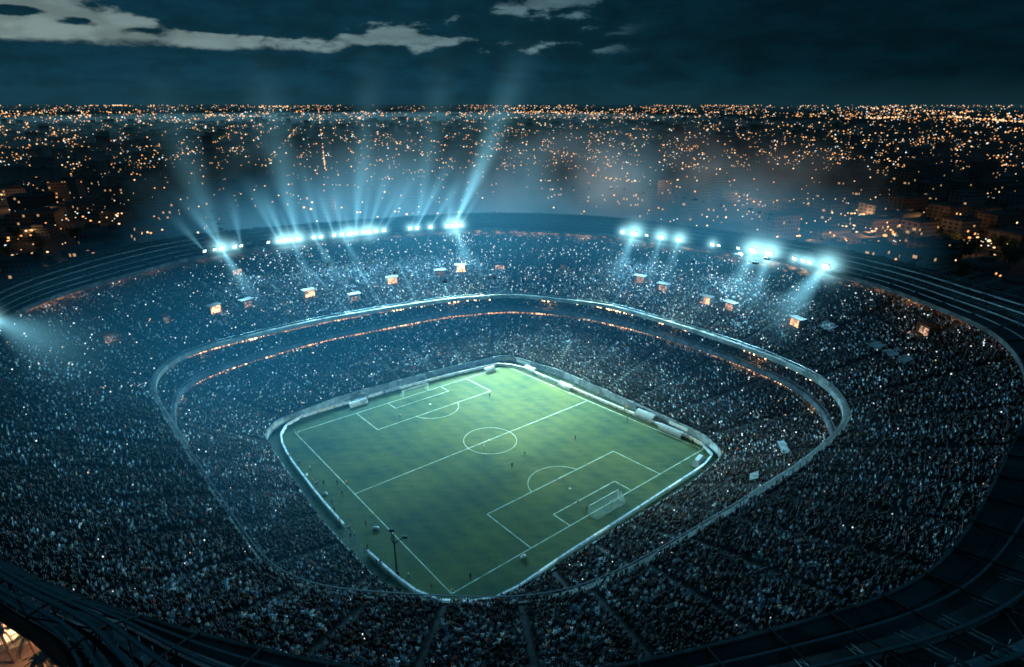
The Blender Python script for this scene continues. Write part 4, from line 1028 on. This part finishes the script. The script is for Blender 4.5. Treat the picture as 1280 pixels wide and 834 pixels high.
tag(mb.build('city_lights', [M['city_o'], M['city_w'], M['city_c'], M['city_d']]), 'thousands of orange and white lights of the city out to the horizon', 'lights', kind='stuff')
# lit streets
rd = MB()
for (a, b, w) in (((735,219),(1060,264),18),((990,300),(1140,286),26),((1130,284),(1280,276),20),((1000,264),(1100,268),14)):
    A_, B_ = un(*a, 0), un(*b, 0); d = Vector((*(B_-A_), 0)).normalized(); n_ = Vector((-d.y, d.x, 0))*w/2
    A3, B3 = Vector((*A_, -.25)), Vector((*B_, -.25)); rd.quad(A3-n_, B3-n_, B3+n_, A3+n_)
tag(rd.build('road', M['asphalt']), kind='structure')
for px, py, e in ((1040,296,5e4),(1085,292,5e4),(1125,286,6e4),(1160,276,4e4),(1230,280,4e4),(1010,300,2.5e4),(940,255,3e4),(1200,300,1.5e4),(830,235,3e4),(60,265,2e4),(5,250,6e4)):
    x, y = un(px, py, 10); point((x, y, 14), e*.22, (1,.42,.15), 1.0, 'street_light')

# trees beyond the rim
def tree_mesh(seed, H=11, Rr=4.5):
    rs = random.Random(seed); t = MB(); t.bar((0,0,0),(.2,.1,H*.5),.35,.2,n=7)
    for k in range(6):
        a = k*1.05+rs.random(); t.bar((.1,.05,H*(.3+.04*k)),(Rr*.6*math.cos(a),Rr*.6*math.sin(a),H*(.55+.06*k)),.14,.05,n=5)
    c = MB(); cl = [(rs.uniform(-1,1)*Rr*.6, rs.uniform(-1,1)*Rr*.6, H*rs.uniform(.45,.95), rs.uniform(.25,.5)*Rr) for _ in range(16)]
    for x, y, z, r in cl:
        for _ in range(46):
            v = Vector((rs.gauss(0,1),rs.gauss(0,1),rs.gauss(0,1))).normalized()*r*rs.uniform(.55,1.05); p = Vector((x,y,z))+v
            u = Vector((rs.gauss(0,1),rs.gauss(0,1),rs.gauss(0,1))).normalized(); w = u.orthogonal().normalized(); s = rs.uniform(.25,.55)
            c.quad(tuple(p-u*s), tuple(p+w*s*.6), tuple(p+u*s), tuple(p-w*s*.6))
    return t.mesh('trunk', M['trunk']), c.mesh('crown', M['leaf'])
TM = [tree_mesh(i) for i in range(4)]
TR = []
for i in range(400):
    if len(TR) >= 70: break
    if i % 3 == 0: px, py = random.uniform(0,170), random.uniform(285,345)
    elif i % 3 == 1: px, py = random.uniform(1120,1280), random.uniform(285,345)
    else: px, py = random.uniform(1130,1280), random.uniform(262,300)
    x, y = un(px, py, 6)
    if hidden_by_stadium(x, y, 8) or math.hypot(x-CX,y-CY) < 190: continue
    if any(math.hypot(x-q[0], y-q[1]) < 6 for q in TR): continue
    TR.append((x, y)); a, b = TM[i % 4]; s = random.uniform(.8,1.5)
    o = empty('tree', (x, y, -.3), random.uniform(0,6)); o.scale = (s,s,s)
    tag(o, '%s dark leafy tree beyond the %s end of the roof ring' % ('tall' if s > 1.15 else 'small', 'left' if px < 600 else 'right'), 'tree', 'dark trees around the stadium')
    link('trunk', a, o); link('crown', b, o)
# palms on the lit forecourt at the bottom left
def palm_meshes(seed):
    rs = random.Random(seed); t = MB(); pts = [Vector((.25*math.sin(k*.5), .1*k*.3, k*1.1)) for k in range(9)]
    for a, b in zip(pts, pts[1:]): t.bar(a, b, .26, .22, n=8)
    top = pts[-1]; c = MB()
    for k in range(26):
        a = k*2.4+rs.uniform(-.2,.2); el = rs.uniform(-.2,1.1); L_ = rs.uniform(3.0,4.2); prev = top
        for j in range(1, 8):
            f = j/7; p = top + Vector((math.cos(a)*math.cos(el)*L_*f, math.sin(a)*math.cos(el)*L_*f, math.sin(el)*L_*f - 2.6*f*f))
            c.bar(prev, p, .04, n=3); d = (p-prev).normalized(); sd = d.cross(Vector((0,0,1))).normalized()
            for s in (-1,1):
                for h_ in (.25,.75):
                    b0 = prev.lerp(p, h_); tip = b0 + sd*s*(.9*(1-f*.6)) + d*.4 + Vector((0,0,-.25)); c.poly([tuple(b0-d*.08), tuple(b0+d*.08), tuple(tip)])
            prev = p
    return t.mesh('trunk', M['trunk']), c.mesh('crown', M['palm'])
for i, (px, py, l) in enumerate(((34,798,'nearest the bright canopy'),(72,818,'in the middle of the lit forecourt'),(2,790,'at the left edge of the lit forecourt'),(50,826,'at the bottom of the lit forecourt'),(98,832,'closest to the roof ring'))):
    x, y = un(px, py, 8); a, b = palm_meshes(i); o = empty('palm_tree', (x, y, -.25), i*1.3); tag(o, 'palm tree %s' % l, 'palm tree', 'palm trees on the lit forecourt')
    link('trunk', a, o); link('crown', b, o)
for px, py, e in ((20,800,5.5e3),(60,825,3.5e3),(5,770,2.5e3),(100,830,2.5e3)):
    x, y = un(px, py, 0); point((x, y, 6.5), e, (1,.48,.20), .6, 'forecourt_light')
    o = empty('street_lamp', (x, y, -.25)); tag(o, 'warm lamp on the lit forecourt, %s' % ['beside the bright canopy','lowest of four','uppermost of four','rightmost of four'][[20,60,5,100].index(px)], 'street lamp', 'lamps on the forecourt')
    mb = MB(); mb.bar((0,0,0),(0,0,5.6),.1,n=6); mb.build('pole', M['black'], o); mb = MB(); mb.ball((0,0,5.8),.35,8,6); mb.build('lamp_head', M['warm_bulb'], o)
x, y = un(18,785,4); o = empty('kiosk', (x,y,-.25), .5); tag(o, 'bright lit forecourt kiosk with a ribbed white canopy', 'kiosk')
mb = MB()
for k in range(7): mb.box((-4.5+1.5*k,0,3.6+.15*(k%2)),(1.45,6,.2))
mb.build('canopy', M['white'], o)
mb = MB()
for sx in (-5,5):
    for sy in (-2.7,2.7): mb.bar((sx,sy,0),(sx,sy,3.6),.12,n=6)
mb.build('post', M['steel_dark'], o); mb = MB(); mb.box((0,.5,1.2),(7,2.5,2.4)); mb.build('counter', M['concrete_light'], o)

# ------------------------------------------------------------------ world and added dusk fill
w = bpy.data.worlds.new('World'); scn.world = w; w.use_nodes = True; w.cycles.sampling_method = 'NONE'; nt = w.node_tree; N, L = nt.nodes, nt.links; N.clear()
out = N.new('ShaderNodeOutputWorld'); bg = N.new('ShaderNodeBackground'); L.new(bg.outputs[0], out.inputs[0])
tc = N.new('ShaderNodeTexCoord'); sp = N.new('ShaderNodeSeparateXYZ'); L.new(tc.outputs['Generated'], sp.inputs[0])
az = math_node(N, L, 'ARCTAN2', sp.outputs[0], sp.outputs[1]); el = math_node(N, L, 'ARCSINE', sp.outputs[2])
az = math_node(N, L, 'MULTIPLY', az, 180/math.pi); el = math_node(N, L, 'MULTIPLY', el, 180/math.pi)   # degrees
def maprange(v, a, b, c=0., d=1., smooth=True):
    n = N.new('ShaderNodeMapRange'); n.interpolation_type = 'SMOOTHSTEP' if smooth else 'LINEAR'; L.new(v, n.inputs['Value'])
    for k, q in zip(('From Min','From Max','To Min','To Max'), (a,b,c,d)): n.inputs[k].default_value = q
    return n.outputs[0]
sky = N.new('ShaderNodeTexSky'); sky.sky_type = 'NISHITA'; sky.sun_disc = False; sky.sun_elevation = R(-3); sky.sun_rotation = R(-35); sky.altitude = 100
cv = N.new('ShaderNodeCombineXYZ'); L.new(math_node(N, L, 'MULTIPLY', az, .27), cv.inputs[0]); L.new(math_node(N, L, 'MULTIPLY', el, .75), cv.inputs[1]); cv.inputs[2].default_value = 9.1
nz = N.new('ShaderNodeTexNoise'); nz.inputs['Scale'].default_value = 1.0; nz.inputs['Detail'].default_value = 6; nz.inputs['Roughness'].default_value = .56; nz.inputs['Distortion'].default_value = .25; L.new(cv.outputs[0], nz.inputs['Vector'])
# openings in the cloud deck: left band above 4.4 degrees
open_el = maprange(math_node(N, L, 'ADD', el, math_node(N, L, 'MULTIPLY', nz.outputs['Fac'], 1.4)), 4.75, 5.25)
open_az = maprange(az, 12, -26, 0, 1, False)
def sky_dir(px, py):
    u = px-640; v = 417-py; f_ = F*math.cos(PIT)+v*math.sin(PIT); z_ = -F*math.sin(PIT)+v*math.cos(PIT)
    return math.degrees(math.atan2(u, f_)), math.degrees(math.atan2(z_, math.hypot(u, f_)))
acc = math_node(N, L, 'MULTIPLY_ADD', nz.outputs['Fac'], 4.2); acc.node.inputs[2].default_value = -2.15
for px, py, rx, ry, amp in ((70,34,190,42,1.5),(250,54,150,10,.8),(455,36,100,26,1.0),(560,50,60,8,.5),(680,4,80,12,.9),(330,14,230,24,-1.9),(400,40,90,10,-.5),(90,28,40,6,-1.4),(20,14,50,5,-1.4),(620,38,110,14,-1.0),(560,6,60,10,-1.2),(160,40,60,8,-.8)):
    a0, e0 = sky_dir(px, py); a1, e1 = sky_dir(px+rx, py-ry)
    dx = math_node(N, L, 'POWER', math_node(N, L, 'ABSOLUTE', math_node(N, L, 'DIVIDE', math_node(N, L, 'SUBTRACT', az, a0), abs(a1-a0))), 2.0)
    dy = math_node(N, L, 'POWER', math_node(N, L, 'ABSOLUTE', math_node(N, L, 'DIVIDE', math_node(N, L, 'SUBTRACT', el, e0), abs(e1-e0))), 2.0)
    g_ = math_node(N, L, 'SUBTRACT', 1.0, math_node(N, L, 'ADD', dx, dy), True)
    acc = math_node(N, L, 'ADD', acc, math_node(N, L, 'MULTIPLY', g_, amp))
gap = maprange(acc, .02, .62)
gap = math_node(N, L, 'MULTIPLY', gap, maprange(az, 12, 4))
gap = math_node(N, L, 'MULTIPLY', gap, open_el)
gap = math_node(N, L, 'MULTIPLY', gap, maprange(el, 30, 10))
clear = mix_col(N, L, maprange(az, -42, 10, 0, 1, False), (.20,.27,.26), (.070,.150,.185))
clear = mix_col(N, L, maprange(el, 5, 12, 0, .8, False), clear, (.03,.07,.10))
clear = mix_col(N, L, 1.0, clear, maprange(nz.outputs['Fac'], .42, .66, .75, 1.1), 'MULTIPLY')
cloud_lo = mix_col(N, L, maprange(az, -5, 34, 0, 1, False), (.0035,.036,.062), (.0004,.0080,.0130))
cloud_hi = mix_col(N, L, maprange(az, -10, 25, 0, 1, False), (.0022,.024,.042), (.0004,.0085,.0150))
cloud = mix_col(N, L, maprange(el, .5, 5.0), cloud_lo, cloud_hi)
cloud = mix_col(N, L, 1.0, cloud, maprange(nz.outputs['Fac'], .3, .7, .8, 1.35), 'MULTIPLY')
glow = maprange(el, 2.6, -.2, 0, 1)
cloud = mix_col(N, L, math_node(N, L, 'MULTIPLY', glow, .5), cloud, (.010,.040,.054))
col = mix_col(N, L, gap, cloud, clear)
col = mix_col(N, L, maprange(el, 11, 40), col, (.004,.045,.075))  # sky above the frame brightened as blue fill for the shadows
skyc = mix_col(N, L, 1.0, sky.outputs[0], (.004,.010,.014), 'MULTIPLY')
col = mix_col(N, L, 1.0, col, skyc, 'ADD')
L.new(col, bg.inputs['Color']); bg.inputs['Strength'].default_value = 1.0
sd = bpy.data.lights.new('dusk_fill', 'SUN'); sd.energy = .05; sd.angle = R(12); sd.color = (.45,.78,1.0)  # weak cool fill lamp added for dusk
so = bpy.data.objects.new('dusk_fill', sd); COL.objects.link(so); so.rotation_euler = (R(40), 0, R(20))

# ------------------------------------------------------------------ render settings
scn.view_settings.view_transform = 'Standard'; scn.view_settings.look = 'None'; scn.view_settings.exposure = 0; scn.view_settings.gamma = 1
cy = scn.cycles; cy.max_bounces = 3; cy.diffuse_bounces = 2; cy.glossy_bounces = 1; cy.transmission_bounces = 1; cy.volume_bounces = 0; cy.transparent_max_bounces = 96
cy.use_denoising = True; cy.sample_clamp_indirect = 4; cy.caustics_reflective = False; cy.caustics_refractive = False
cy.adaptive_threshold = .02; cy.use_light_tree = True; cy.filter_width = 1.7; cy.volume_step_rate = 2.0; cy.volume_max_steps = 48

#print('ROUT', [tuple(round(v) for v in pr(*pt(ROUT, R(a), 47))[:2]) for a in range(190, 350, 10)])
#print('RIN', [tuple(round(v) for v in pr(*pt(RIN, R(a), 44))[:2]) for a in range(190, 350, 10)])
#print('w', [round(float(rad(ROUT,R(a))-rad(RIN,R(a)))) for a in range(190,350,10)])
